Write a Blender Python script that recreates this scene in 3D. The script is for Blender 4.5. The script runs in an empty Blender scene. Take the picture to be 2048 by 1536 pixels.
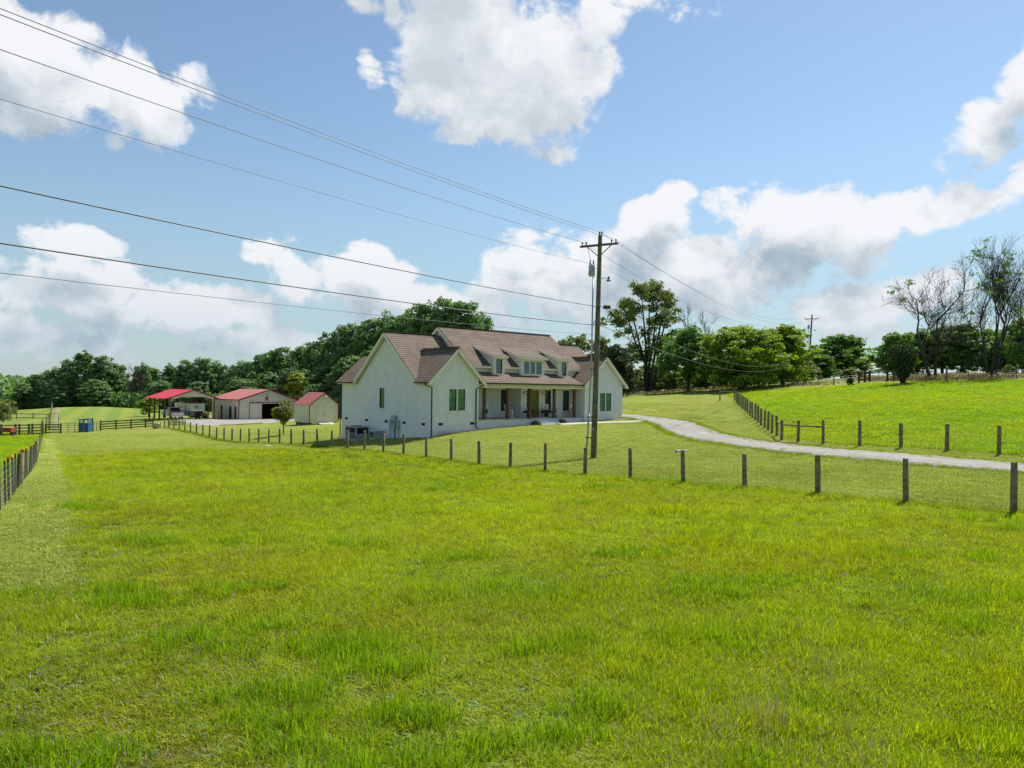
import bpy, math, random
import numpy as np
from mathutils import Vector, Matrix
scene = bpy.context.scene
R = math.radians
# ---------------------------------------------------------------- camera
FPX = 1440.0                                   # focal length in pixels of a 2048 px wide frame
PITCH, ROLL, CAMZ = math.atan(12/1440.0), 0.0123, 3.4
_f = np.array([0, math.cos(PITCH), math.sin(PITCH)]); _r0 = np.array([1.0, 0, 0]); _u0 = np.cross(_r0, _f)
_r = math.cos(ROLL)*_r0 + math.sin(ROLL)*_u0; _u = -math.sin(ROLL)*_r0 + math.cos(ROLL)*_u0
cam_data = bpy.data.cameras.new('camera'); cam = bpy.data.objects.new('camera', cam_data)
scene.collection.objects.link(cam); scene.camera = cam
cam_data.sensor_width = 36; cam_data.lens = 36*FPX/2048; cam_data.clip_end = 6000; cam_data.clip_start = 0.1
cam.matrix_world = Matrix(((_r[0], _u[0], -_f[0], 0), (_r[1], _u[1], -_f[1], 0), (_r[2], _u[2], -_f[2], CAMZ), (0, 0, 0, 1)))
def at(px, py, Y):
    """A point of the place that lies Y metres ahead on the sight line through (px, py)."""
    d = _f + _r*(px-1024)/FPX - _u*(py-768)/FPX
    p = d*(Y/d[1]); return (p[0], p[1], p[2]+CAMZ)
# ---------------------------------------------------------------- light
SUN_AZ, SUN_EL = math.atan2(.68, .73), R(54)
SKY_STRENGTH, EXPOSURE, SUN_STRENGTH = 0.094, 0.75, 4.7
scene.view_settings.view_transform = 'Standard'; scene.view_settings.look = 'None'
scene.view_settings.exposure = EXPOSURE; scene.view_settings.gamma = 1.0
scene.view_settings.use_curve_mapping = False
sl = bpy.data.lights.new('sun', 'SUN'); sl.energy = SUN_STRENGTH; sl.angle = R(0.53); sl.color = (1.0, .955, .87)
so = bpy.data.objects.new('sun', sl); scene.collection.objects.link(so)
sd = Vector((math.sin(SUN_AZ)*math.cos(SUN_EL), math.cos(SUN_AZ)*math.cos(SUN_EL), math.sin(SUN_EL)))
so.rotation_euler = sd.to_track_quat('Z', 'Y').to_euler(); so.location = (40, 40, 80)
scene.cycles.max_bounces = 6; scene.cycles.diffuse_bounces = 3; scene.cycles.glossy_bounces = 3
scene.cycles.transmission_bounces = 4; scene.cycles.transparent_max_bounces = 6
scene.cycles.caustics_reflective = False; scene.cycles.caustics_refractive = False
scene.cycles.sample_clamp_indirect = 6
# ---------------------------------------------------------------- node helpers
class NT:
    def __init__(s, tree): s.t = tree; s.n = tree.nodes; s.l = tree.links
    def new(s, typ, **kw):
        n = s.n.new(typ)
        for k, v in kw.items(): setattr(n, k, v)
        return n
    def link(s, a, b): s.l.new(a, b)
    def put(s, sock, v):
        if isinstance(v, bpy.types.NodeSocket): s.l.new(v, sock)
        elif v is not None: sock.default_value = v
    def math(s, op, a, b=None, c=None, clamp=False):
        n = s.new('ShaderNodeMath', operation=op); n.use_clamp = clamp
        for i, v in enumerate((a, b, c)): s.put(n.inputs[i], v)
        return n.outputs[0]
    def vmath(s, op, a, b=None):
        n = s.new('ShaderNodeVectorMath', operation=op); s.put(n.inputs[0], a); s.put(n.inputs[1], b)
        return n.outputs['Value'] if op in ('LENGTH', 'DOT_PRODUCT', 'DISTANCE') else n.outputs[0]
    def ramp(s, v, lo, hi, a=0.0, b=1.0, smooth=True):
        n = s.new('ShaderNodeMapRange'); n.interpolation_type = 'SMOOTHSTEP' if smooth else 'LINEAR'
        for i, x in enumerate((v, lo, hi, a, b)): s.put(n.inputs[i], x)
        return n.outputs[0]
    def mix(s, f, a, b, blend='MIX'):
        n = s.new('ShaderNodeMix', data_type='RGBA', blend_type=blend)
        s.put(n.inputs[0], f); s.put(n.inputs[6], a if not isinstance(a, tuple) else (*a, 1)[:4]); s.put(n.inputs[7], b if not isinstance(b, tuple) else (*b, 1)[:4])
        return n.outputs[2]
    def noise(s, vec, scale, detail=4, rough=.55, dist=0.0, out='Fac'):
        n = s.new('ShaderNodeTexNoise'); s.put(n.inputs['Vector'], vec)
        for k, v in (('Scale', scale), ('Detail', detail), ('Roughness', rough), ('Distortion', dist)): s.put(n.inputs[k], v)
        return n.outputs[out]
    def comb(s, x, y, z):
        n = s.new('ShaderNodeCombineXYZ')
        for i, v in enumerate((x, y, z)): s.put(n.inputs[i], v)
        return n.outputs[0]
    def sep(s, v):
        n = s.new('ShaderNodeSeparateXYZ'); s.put(n.inputs[0], v); return n.outputs
# ---------------------------------------------------------------- sky with cumulus clouds
world = bpy.data.worlds.new('World'); scene.world = world; world.use_nodes = True
world.cycles.sampling_method = 'MANUAL'; world.cycles.sample_map_resolution = 256
w = NT(world.node_tree); w.n.clear()
sky = w.new('ShaderNodeTexSky', sky_type='NISHITA'); sky.sun_disc = False
sky.sun_elevation = SUN_EL; sky.sun_rotation = SUN_AZ; sky.altitude = 200; sky.air_density = 1.15; sky.dust_density = .35; sky.ozone_density = 2.2
# (azimuth, elevation, half width, half height, weight) of each cumulus heap in degrees
CLOUDS = [
 (60,110,230,150,1.1),(250,200,190,95,1.05),(390,225,75,55,.8),(90,230,200,70,.9),
 (1000,110,240,170,1.15),(1040,215,190,85,1.0),(1170,130,120,95,1.0),(870,80,120,100,.9),(1270,35,160,60,.85),(715,125,26,55,.6),(690,8,60,28,.6),(960,-90,300,120,1.0),
 (1985,245,120,85,1.05),(2060,160,85,95,1.0),(2060,330,70,60,.8),
 (1560,480,180,95,1.1),(1690,440,130,70,1.05),(1880,410,155,50,.95),(1450,440,60,48,.8),(1600,530,170,45,.9),
 (1305,432,85,52,1.0),
 (1180,545,210,95,1.1),(1350,550,180,80,1.05),(1090,600,160,70,1.0),(1430,610,120,55,.95),
 (1720,600,120,58,1.05),(1840,580,90,52,.95),(1760,660,160,45,.8),
 (690,560,190,62,1.0),(560,510,90,42,.9),(830,600,130,48,.95),(760,640,160,40,.8),
 (120,468,95,45,.85),(110,580,220,75,1.05),(330,610,210,62,1.0),(490,605,85,48,.95),(40,650,200,55,.9),(420,680,330,45,.75),(2050,480,70,45,.8)]
def cloud_field(g, az, el, vec):
    total = None; ae = g.comb(az, el, 0.0)
    for (cx, cy, rx, ry, wt) in CLOUDS:
        p = np.array(at(cx, cy, 100.0)) - np.array((0, 0, CAMZ)); d = p/np.linalg.norm(p)
        a0, e0 = math.atan2(d[0], d[1]), math.asin(d[2]); ra, re = rx/FPX*math.cos(a0)**2, ry/FPX*math.cos(e0)**1.2*math.cos(a0)
        q = g.new('ShaderNodeVectorMath', operation='MULTIPLY_ADD'); g.put(q.inputs[0], ae); q.inputs[1].default_value = (1/ra, 1/re, 0); q.inputs[2].default_value = (-a0/ra, -e0/re, 0)
        v = g.math('MULTIPLY_ADD', g.vmath('DOT_PRODUCT', q.outputs[0], q.outputs[0]), -wt, 1.22*wt)
        total = v if total is None else g.math('SMOOTH_MAX', total, v, 0.18)
    # the rest of the dome goes on with the same kind of heaps
    out = g.math('MAXIMUM', g.ramp(g.math('ABSOLUTE', az), .70, .95), g.ramp(el, .56, .8))
    n = g.noise(g.vmath('MULTIPLY', vec, (1, 1, 2.2)), 2.6, 2, .5)
    heap = g.math('MULTIPLY_ADD', n, 7.0, -4.1)
    heap = g.math('ADD', g.math('MULTIPLY', heap, out), g.math('MULTIPLY', g.math('SUBTRACT', 1.0, out), -3.0))
    return g.math('MAXIMUM', g.math('MAXIMUM', total, heap), -2.0)
def field_group():
    gt = bpy.data.node_groups.new('cloud_density', 'ShaderNodeTree'); g = NT(gt)
    gt.interface.new_socket('Vector', in_out='INPUT', socket_type='NodeSocketVector')
    gt.interface.new_socket('Density', in_out='OUTPUT', socket_type='NodeSocketFloat')
    gi = g.new('NodeGroupInput'); go = g.new('NodeGroupOutput')
    v = g.vmath('NORMALIZE', gi.outputs[0])
    warp = g.noise(v, 5.0, 3, .5, out='Color')
    vv = g.vmath('ADD', v, g.vmath('MULTIPLY', g.vmath('SUBTRACT', warp, (.5, .5, .5)), (.10, .10, .07)))
    x, y, z = g.sep(vv)
    az = g.math('ARCTAN2', x, y); el = g.math('ARCSINE', g.math('MINIMUM', g.math('MAXIMUM', z, -1.0), 1.0))
    base = cloud_field(g, az, el, v)
    det = g.noise(g.vmath('MULTIPLY', v, (1, 1, 1.25)), 11.0, 7, .58, .3)
    fine = g.noise(v, 42.0, 4, .6)
    d = g.math('ADD', base, g.math('MULTIPLY_ADD', det, 5.0, -2.75))
    d = g.math('ADD', d, g.math('MULTIPLY_ADD', fine, .9, -.45))
    g.link(d, go.inputs[0]); return gt
FG = field_group()
tc = w.new('ShaderNodeTexCoord'); dirv = tc.outputs['Generated']
def dens(vec):
    n = w.new('ShaderNodeGroup'); n.node_tree = FG; w.put(n.inputs[0], vec); return n.outputs[0]
d0 = dens(dirv); d1 = dens(w.vmath('ADD', dirv, (.016, 0, .056)))
alpha = w.ramp(d0, -.05, .6)
thick = w.math('MULTIPLY', w.ramp(d1, -.2, 1.5), w.ramp(w.sep(dirv)[2], .24, .42, 1.0, .62))
zz = w.sep(dirv)[2]
low = w.ramp(zz, .02, .30)
shade = w.math('MULTIPLY', thick, w.ramp(w.noise(dirv, 9, 5, .6), .25, .7, .5, 1.0))
CLOUD_LIT, CLOUD_DARK = (5.75, 5.85, 6.0), (2.15, 2.85, 3.45)
ccol = w.mix(shade, CLOUD_LIT, CLOUD_DARK)
skyc = w.mix(1.0, sky.outputs[0], (.82, .85, .82), 'MULTIPLY')
hazec = w.mix(w.ramp(zz, 0.0, .34, .7, 0.0), skyc, (2.2, 3.1, 3.8))
ccol = w.mix(w.ramp(zz, 0.0, .20, .5, 0.0), ccol, (2.5, 3.3, 3.9))
alpha = w.math('MULTIPLY', alpha, w.ramp(zz, -.02, .06))
final = w.mix(alpha, hazec, ccol)
bg = w.new('ShaderNodeBackground'); w.put(bg.inputs[0], final); bg.inputs[1].default_value = SKY_STRENGTH
wo = w.new('ShaderNodeOutputWorld'); w.link(bg.outputs[0], wo.inputs[0])
TERRAIN_POINTS=[(13.19,18.90,-3.09),(8.23,25.36,-3.40),(3.27,31.82,-3.71),(-1.70,38.27,-4.00),(-6.67,44.73,-4.24),(-11.64,51.19,-4.34),(-16.61,57.65,-4.65),(-21.57,64.11,-4.98),(-26.54,70.57,-5.59),(-31.51,77.02,-5.84),(-36.49,83.48,-5.49),(-41.46,89.94,-5.54),(-46.43,96.40,-5.59),(-15.12,64.14,-4.50),(-10.59,59.07,-4.15),(-6.06,54.00,-3.56),(-3.08,56.67,-3.12),(-0.23,59.48,-2.98),(2.75,62.15,-2.88),(6.61,65.33,-2.75),(10.71,69.00,-2.65),(6.05,74.22,-2.60),(1.65,79.14,-2.70),(-6.18,72.14,-3.70),(-11.71,54.32,-4.30),(4.80,42.00,-4.02),(22.34,33.00,-2.66),(20.12,37.20,-2.77),(17.96,41.50,-2.90),(16.88,45.00,-2.90),(18.83,53.50,-2.59),(21.84,66.70,-1.91),(25.98,84.00,-0.99),(24.86,86.00,-1.07),(20.15,28.30,-2.89),(-14.17,20.30,-3.41),(-52.06,80.00,-5.75),(-55.01,88.00,-5.96),(-53.04,93.00,-5.91),(-49.17,98.00,-5.77),(-46.25,122.00,-5.62),(-38.34,129.00,-5.71),(-55.95,118.00,-5.44),(-50.64,122.70,-5.73),(-25.83,92.00,-4.63),(-23.90,97.00,-4.81),(-23.99,76.00,-4.97),(-115.21,190.00,-5.64),(-106.63,190.00,-5.53),(-131.01,190.00,-7.15),(-92.89,185.00,-6.54),(-76.08,130.00,-6.35),(-90.52,130.00,-6.17),(22.55,122.00,-0.23),(17.28,110.00,-0.70),(33.98,105.00,0.67),(53.53,130.00,2.55),(47.16,98.00,1.53),(48.03,88.00,1.39),(53.92,92.00,2.10),(62.03,92.00,2.36),(51.90,86.00,1.47),(43.83,98.00,1.08),(44.67,120.00,1.38),(13.21,84.00,-1.30),(19.94,88.00,-0.98),(51.20,72.00,1.13),(35.58,66.00,-0.48),(29.22,48.00,-1.64),(27.84,64.00,-0.99),(0.00,3.00,-3.35),(-8.00,8.00,-3.40),(10.00,6.00,-3.30),(0.00,-60.00,-3.40),(-60.00,-40.00,-4.00),(60.00,-40.00,-2.60),(0.00,20.00,-3.45),(-45.00,40.00,-4.80),(-30.00,60.00,-5.30),(60.00,40.00,-2.20),(80.00,60.00,1.00),(110.00,110.00,3.50),(60.00,150.00,2.60),(0.00,140.00,-2.00),(-40.00,150.00,-5.50),(-150.00,120.00,-8.00),(-150.00,250.00,-9.00),(-60.00,250.00,-8.00),(0.00,260.00,-4.00),(100.00,260.00,1.00),(200.00,200.00,2.00),(150.00,20.00,0.00),(-120.00,20.00,-5.50),(300.00,500.00,-2.00),(-300.00,500.00,-14.00),(0.00,600.00,-10.00),(-500.00,100.00,-10.00),(500.00,100.00,0.00),(0.00,-300.00,-4.00),(-600.00,1200.00,-14.00),(600.00,1200.00,-8.00),(0.00,1200.00,-12.00),(-1500.00,0.00,-12.00),(1500.00,0.00,-4.00),(-1500.00,2500.00,-14.00),(1500.00,2500.00,-10.00),(0.00,2500.00,-14.00),(0.00,-1500.00,-6.00)]
FENCE_XY=[(13.19,18.90),(11.54,21.05),(9.89,23.21),(8.23,25.36),(6.58,27.51),(4.92,29.66),(3.27,31.82),(1.61,33.97),(-0.04,36.12),(-1.70,38.27),(-3.35,40.43),(-5.01,42.58),(-6.67,44.73),(-8.32,46.89),(-9.98,49.04),(-11.64,51.19),(-13.29,53.34),(-14.95,55.50),(-16.61,57.65),(-18.26,59.80),(-19.92,61.95),(-21.57,64.11),(-23.23,66.26),(-24.88,68.41),(-26.54,70.57),(-28.19,72.72),(-29.85,74.87),(-31.51,77.02),(-33.17,79.18),(-34.83,81.33),(-36.49,83.48),(-38.14,85.63),(-39.80,87.79),(-41.46,89.94),(-43.12,92.09),(-44.77,94.24),(-46.43,96.40)]
HOUSE_ORIGIN=(-6.059,54.000)
# ---------------------------------------------------------------- scene helpers
COL = scene.collection
def link(o, parent=None):
    COL.objects.link(o)
    if parent is not None: o.parent = parent
    return o
def tag(o, label, cat, group=None, kind=None):
    if label: o['label'] = label
    if cat: o['category'] = cat
    if group: o['group'] = group
    if kind: o['kind'] = kind
    return o
def thing(name, label, cat, loc=(0, 0, 0), rz=0.0, group=None):
    o = bpy.data.objects.new(name, None); link(o); o.location = loc; o.rotation_euler = (0, 0, rz); o.empty_display_size = .3
    return tag(o, label, cat, group)
def copy_tree(o, parent=None):
    c = o.copy(); link(c, parent)
    for ch in [x for x in bpy.data.objects if x.parent == o]: copy_tree(ch, c)
    return c
class MB:
    """Collects shapes for ONE mesh object."""
    def __init__(s, dz=0.0): s.v = []; s.f = []; s.dz = dz
    def add(s, verts, faces):
        b = len(s.v); s.v += [(x, y, z+s.dz) for x, y, z in verts]; s.f += [tuple(i+b for i in q) for q in faces]; return s
    def box(s, x0, x1, y0, y1, z0, z1):
        return s.add([(x0,y0,z0),(x1,y0,z0),(x1,y1,z0),(x0,y1,z0),(x0,y0,z1),(x1,y0,z1),(x1,y1,z1),(x0,y1,z1)],
                     [(3,2,1,0),(4,5,6,7),(0,1,5,4),(1,2,6,5),(2,3,7,6),(3,0,4,7)])
    def obox(s, c, ax, ay, az):
        c, ax, ay, az = map(lambda q: np.array(q, float), (c, ax, ay, az))
        P = [c+sx*ax+sy*ay+sz*az for sz in (-1, 1) for sx, sy in ((-1,-1),(1,-1),(1,1),(-1,1))]
        return s.add([tuple(p) for p in P], [(3,2,1,0),(4,5,6,7),(0,1,5,4),(1,2,6,5),(2,3,7,6),(3,0,4,7)])
    def beam(s, p, q, wdt, h, up=(0, 0, 1)):
        p, q, up = np.array(p, float), np.array(q, float), np.array(up, float); d = q-p; L = np.linalg.norm(d); d /= L
        sd_ = np.cross(d, up); n = np.linalg.norm(sd_)
        if n < 1e-4: sd_ = np.cross(d, (1, 0, 0)); n = np.linalg.norm(sd_)
        sd_ /= n; u = np.cross(sd_, d); return s.obox((p+q)/2, d*L/2, sd_*wdt/2, u*h/2)
    def slab(s, poly, t):
        """polygon (top face, counter-clockwise from above) thickened downwards by t along its normal."""
        P = [np.array(p, float) for p in poly]; n = np.cross(P[1]-P[0], P[2]-P[0]); n /= np.linalg.norm(n); k = len(P)
        V = [tuple(p) for p in P]+[tuple(p-n*t) for p in P]
        return s.add(V, [tuple(range(k)), tuple(range(2*k-1, k-1, -1))]+[(i, k+i, k+(i+1) % k, (i+1) % k) for i in range(k)])
    def quad(s, *p): return s.add(list(p), [tuple(range(len(p)))])
    def prism(s, poly, axis, a0, a1):
        """2-D polygon extruded along an axis (0 x, 1 y, 2 z)."""
        def mk(p, a): return {0: (a, p[0], p[1]), 1: (p[0], a, p[1]), 2: (p[0], p[1], a)}[axis]
        k = len(poly); V = [mk(p, a0) for p in poly]+[mk(p, a1) for p in poly]
        return s.add(V, [tuple(range(k-1, -1, -1)), tuple(range(k, 2*k))]+[(i, (i+1) % k, k+(i+1) % k, k+i) for i in range(k)])
    def tube(s, pts, rad, n=6, cap=True):
        P = [np.array(p, float) for p in pts]; m = len(P); rr = rad if isinstance(rad, (list, tuple)) else [rad]*m; V = []; prev = None
        for i in range(m):
            t = P[min(i+1, m-1)]-P[max(i-1, 0)]; t /= (np.linalg.norm(t)+1e-12)
            a = prev if prev is not None else np.cross(t, (0.31, .17, .93) if abs(t[2]) < .9 else (1, 0, 0)); a = a-t*np.dot(a, t); a /= np.linalg.norm(a); prev = a
            b = np.cross(t, a)
            V += [tuple(P[i]+rr[i]*(math.cos(2*math.pi*k/n)*a+math.sin(2*math.pi*k/n)*b)) for k in range(n)]
        F = [(i*n+k, i*n+(k+1) % n, (i+1)*n+(k+1) % n, (i+1)*n+k) for i in range(m-1) for k in range(n)]
        if cap: F += [tuple(range(n-1, -1, -1)), tuple(range((m-1)*n, m*n))]
        return s.add(V, F)
    def lathe(s, prof, c=(0, 0, 0), n=10):
        return s.tube([(c[0], c[1], c[2]+z) for r, z in prof], [r for r, z in prof], n)
    def mesh(s, name, mat=None, smooth=False):
        me = bpy.data.meshes.new(name); me.from_pydata(s.v, [], s.f); me.update()
        if mat: me.materials.append(mat)
        if smooth: me.polygons.foreach_set('use_smooth', [True]*len(me.polygons))
        return me
    def build(s, name, mat, parent=None, smooth=False, label=None):
        o = bpy.data.objects.new(name, s.mesh(name, mat, smooth)); link(o, parent)
        if label: o['label'] = label
        return o
def obj_from_mesh(name, me, parent=None, loc=None):
    o = bpy.data.objects.new(name, me); link(o, parent)
    if loc is not None: o.location = loc
    return o
# ---------------------------------------------------------------- materials
def mat(name, col, rough=.7, var=.12, scale=3.0, bump=0.0, bscale=20.0, metal=0.0, spec=.4, coord='Object', col2=None):
    m = bpy.data.materials.new(name); m.use_nodes = True; t = NT(m.node_tree); b = t.n['Principled BSDF']
    tcn = t.new('ShaderNodeTexCoord'); v = tcn.outputs[coord]
    n = t.noise(v, scale, 5, .6); c2 = col2 or tuple(c*(1-2.2*var) for c in col); c1 = tuple(c*(1+var) for c in col)
    t.put(b.inputs['Base Color'], t.mix(t.ramp(n, .25, .75), c2, c1)); b.inputs['Roughness'].default_value = rough
    b.inputs['Metallic'].default_value = metal; b.inputs['Specular IOR Level'].default_value = spec
    if bump:
        bn = t.new('ShaderNodeBump'); bn.inputs['Strength'].default_value = bump; bn.inputs['Distance'].default_value = .02
        t.put(bn.inputs['Height'], t.noise(v, bscale, 4, .6)); t.link(bn.outputs[0], b.inputs['Normal'])
    return m
def leafy(name, c1, c2, trans=.35, tcol=None, hue_obj=.25, rough=.6, attr=None, gloss=.03):
    m = bpy.data.materials.new(name); m.use_nodes = True; t = NT(m.node_tree); t.n.clear()
    g = t.new('ShaderNodeNewGeometry'); oi = t.new('ShaderNodeObjectInfo')
    r = t.math('ADD', t.math('MULTIPLY', g.outputs['Random Per Island'], 1-hue_obj), t.math('MULTIPLY', oi.outputs['Random'], hue_obj))
    col = t.mix(r, c1, c2)
    if attr:
        a = t.new('ShaderNodeAttribute'); a.attribute_type = 'INSTANCER'; a.attribute_name = 'tint'
        col = t.mix(1.0, col, a.outputs['Color'], 'MULTIPLY')
    d = t.new('ShaderNodeBsdfDiffuse'); t.put(d.inputs[0], col)
    tr = t.new('ShaderNodeBsdfTranslucent'); t.put(tr.inputs[0], t.mix(1.0, col, tcol or (1.5, 1.45, .55), 'MULTIPLY'))
    gl = t.new('ShaderNodeBsdfGlossy'); gl.inputs['Roughness'].default_value = rough; t.put(gl.inputs[0], (1, 1, 1, 1))
    m1 = t.new('ShaderNodeMixShader'); m1.inputs[0].default_value = trans; t.link(d.outputs[0], m1.inputs[1]); t.link(tr.outputs[0], m1.inputs[2])
    m2 = t.new('ShaderNodeMixShader'); m2.inputs[0].default_value = gloss; t.link(m1.outputs[0], m2.inputs[1]); t.link(gl.outputs[0], m2.inputs[2])
    o = t.new('ShaderNodeOutputMaterial'); t.link(m2.outputs[0], o.inputs[0]); return m
M = {}
M['wood_post'] = mat('weathered_post_wood', (.25, .195, .115), .9, .3, 6, .5, 30)
M['rail'] = mat('weathered_board', (.16, .135, .10), .9, .3, 5, .4, 25)
M['pole'] = mat('utility_pole_wood', (.15, .135, .075), .85, .3, 4, .5, 25)
M['wire'] = mat('galvanised_wire', (.30, .31, .31), .5, .1, 3, metal=.6)
M['cable'] = mat('aluminium_cable', (.10, .105, .11), .55, .1, 3, metal=.3)
M['steel'] = mat('galvanised_steel', (.42, .45, .46), .45, .1, 4, metal=.5)
M['darksteel'] = mat('dark_steel', (.06, .06, .062), .5, .2, 4, metal=.4)
M['rust'] = mat('rusty_steel', (.12, .075, .05), .8, .35, 6)
M['concrete'] = mat('concrete', (.40, .37, .32), .9, .12, 2, .2, 30)
M['white'] = mat('white_paint', (.78, .76, .70), .6, .05, 3)
M['trim'] = mat('cream_trim_paint', (.80, .75, .60), .6, .05, 3)
M['bronze'] = mat('dark_bronze_gutter', (.035, .03, .028), .4, .1, 4, metal=.3)
M['post_stain'] = mat('brown_stained_column', (.13, .062, .035), .6, .25, 5, .2, 30)
M['door_wood'] = mat('varnished_door_wood', (.30, .13, .04), .35, .25, 5)
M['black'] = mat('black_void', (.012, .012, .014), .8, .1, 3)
M['rubber'] = mat('tyre_rubber', (.02, .02, .021), .85, .1, 5)
M['dirt'] = mat('red_clay', (.30, .17, .09), .95, .25, 2.5, .5, 15)
M['yellow'] = mat('yellow_plastic', (.75, .47, .02), .5, .05, 3)
M['blue'] = mat('blue_enamel', (.015, .09, .25), .45, .2, 5)
M['redpaint'] = mat('faded_red_paint', (.35, .05, .04), .5, .15, 4)
M['grey_box'] = mat('grey_enamel', (.30, .36, .37), .5, .08, 4)
M['bark'] = mat('tree_bark', (.055, .047, .038), .95, .35, 4, .6, 12)
M['barkgrey'] = mat('grey_bark', (.10, .088, .072), .95, .3, 4, .6, 12)
# ---------------------------------------------------------------- terrain
_T = np.array(TERRAIN_POINTS)
def _warp(p):
    r = np.sqrt((p**2).sum(-1, keepdims=True))+1e-9; return p/r*20*np.log1p(r/20)
def _ker(r2): return np.where(r2 > 0, .5*r2*np.log(np.maximum(r2, 1e-9)), 0)/1e2
_q = _warp(_T[:, :2]); _n = len(_q)
_P = np.c_[np.ones(_n), _q]
_W = np.linalg.solve(np.block([[_ker(((_q[:, None]-_q[None])**2).sum(-1))+np.eye(_n)*.05, _P], [_P.T, np.zeros((3, 3))]]), np.r_[_T[:, 2], 0, 0, 0])
def gzs(xy):
    xy = np.asarray(xy, float); out = np.empty(len(xy))
    for i in range(0, len(xy), 20000):
        p = _warp(xy[i:i+20000]); out[i:i+20000] = _ker(((p[:, None]-_q[None])**2).sum(-1))@_W[:-3]+_W[-3]+p@_W[-2:]
    return out+CAMZ
def gz(x, y): return float(gzs([(x, y)])[0])
def inpoly(xy, poly):
    x, y = xy[:, 0], xy[:, 1]; c = np.zeros(len(xy), bool); P = np.array(poly, float); j = len(P)-1
    for i in range(len(P)):
        xi, yi, xj, yj = *P[i], *P[j]
        c ^= ((yi > y) != (yj > y)) & (x < (xj-xi)*(y-yi)/(yj-yi+1e-12)+xi); j = i
    return c
def polydist(xy, pts):
    d = np.full(len(xy), 1e9)
    for a, b in zip(pts[:-1], pts[1:]):
        a, b = np.array(a, float), np.array(b, float); ab = b-a; t = np.clip(((xy-a)@ab)/(ab@ab), 0, 1)
        d = np.minimum(d, np.linalg.norm(xy-(a+t[:, None]*ab), axis=1))
    return d
PATH_L = [(-6.2, 9.0), (-9.7, 13.7), (-11.6, 16.6), (-14.4, 21.8), (-22.2, 33.3), (-37.6, 58.1), (-50.6, 77.7)]
PATH_R = [(-6.6, 10.8), (-8.2, 13.2), (-10.6, 17.4), (-13.3, 22.0), (-22.6, 36.5), (-34.4, 55.0), (-46.8, 73.4)]
PATH_L = [(-9.0, 10.8), (-10.9, 13.7), (-12.9, 16.9), (-16.1, 22.0), (-24.0, 34.2), (-38.0, 58.1), (-50.6, 77.7)]
TALL_EDGE = [(-30.9, 48.9), (-29.7, 55.5), (-27.6, 61.8), (-20.4, 57.8), (-13.7, 52.0), (-9.0, 47.2), (-4.2, 41.5), (-1.1, 37.2), (1.7, 34.5)]
FE0, FE1 = np.array(FENCE_XY[0]), np.array(FENCE_XY[-1]); FDIR = (FE1-FE0)/np.linalg.norm(FE1-FE0)
def past(t): return tuple(FE0+FDIR*t)
TALL = [(-14, -8), (-13, 9.0), (-9.6, 11.6), (-7.2, 11.6), *PATH_R[1:6], *TALL_EDGE, past(0), past(-40), (60, -25), (30, -12)]
RIGHT_FIELD = [(40, 0), (22.6, 33), (18.2, 41.5), (17.5, 45.2), (17.9, 48), (21.2, 62), (26.2, 84), (29.5, 100), (45, 96), (56, 84), (75, 80), (110, 40)]
LEFT_FIELD = [*PATH_L, (-54, 84), (-60, 92), (-75, 84), (-120, 60), (-60, 0)]
FAR_FIELD = [(-56, 100), (-52, 112), (-64, 150), (-60, 190), (-75, 230), (-260, 260), (-260, 90), (-80, 92)]
BANK = [(12.8, 79), (18.6, 82.4), (23.4, 80.8), (20.3, 65.5), (17.4, 50.0), (16.6, 45.4), (15.9, 50), (15.7, 56), (16.9, 63.2), (12.5, 72.9)]
DRIVE_U = [(28.0, 19.5), (24.4, 24.5), (21.0, 29.5), (20.1, 31.3), (19.1, 33.6), (18.0, 36.9), (16.6, 41.0), (15.8, 44.4), (15.3, 48.1), (15.1, 52.8), (15.5, 58.5), (15.6, 61.8), (15.0, 65.0), (13.8, 68.2), (12.2, 71.2), (9.2, 75.2)]
DRIVE_L = [(26.4, 17.2), (22.8, 22.3), (19.4, 27.2), (18.4, 28.6), (17.3, 30.6), (16.0, 34.5), (14.6, 39.2), (13.9, 42.2), (13.3, 45.1), (12.4, 49.2), (11.9, 53.1), (12.0, 57.8), (12.3, 61.5), (12.1, 64.6), (11.5, 66.8), (10.9, 69.0), (7.8, 72.6)]
PAD = [(-45.2, 100.9), (-40.6, 98.9), (-37.2, 103.5), (-34.5, 112.0), (-33.4, 123), (-36.5, 130.6), (-45.5, 122.8), (-48.5, 125.5), (-55.5, 119), (-50, 106)]
def axis(fine0, fine1, step, lo, hi):
    a = list(np.arange(fine0, fine1+1e-6, step)); s = step; x = a[-1]
    while x < hi: s *= 1.22; x += s; a.append(x)
    s = step; x = a[0]; pre = []
    while x > lo: s *= 1.22; x -= s; pre.append(x)
    return np.array(pre[::-1]+a)
gx, gy = axis(-64, 64, .42, -3500, 3500), axis(2, 108, .42, -1500, 4500)
XX, YY = np.meshgrid(gx, gy); XY = np.c_[XX.ravel(), YY.ravel()]
ZZ = gzs(XY)
rng = np.random.default_rng(7)
def vnoise(xy, s, seed):
    r = np.random.default_rng(seed).random((256, 256)); p = xy*s; i = np.floor(p).astype(int); f = p-i; f = f*f*(3-2*f)
    g = lambda a, b: r[(i[:, 0]+a) % 256, (i[:, 1]+b) % 256]
    return (g(0,0)*(1-f[:,0])+g(1,0)*f[:,0])*(1-f[:,1])+(g(0,1)*(1-f[:,0])+g(1,1)*f[:,0])*f[:,1]
def fbm(xy, s, seed): return (vnoise(xy, s, seed)+.5*vnoise(xy, s*2.1, seed+1)+.25*vnoise(xy, s*4.3, seed+2))/1.75
bankm = inpoly(XY, BANK)
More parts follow.
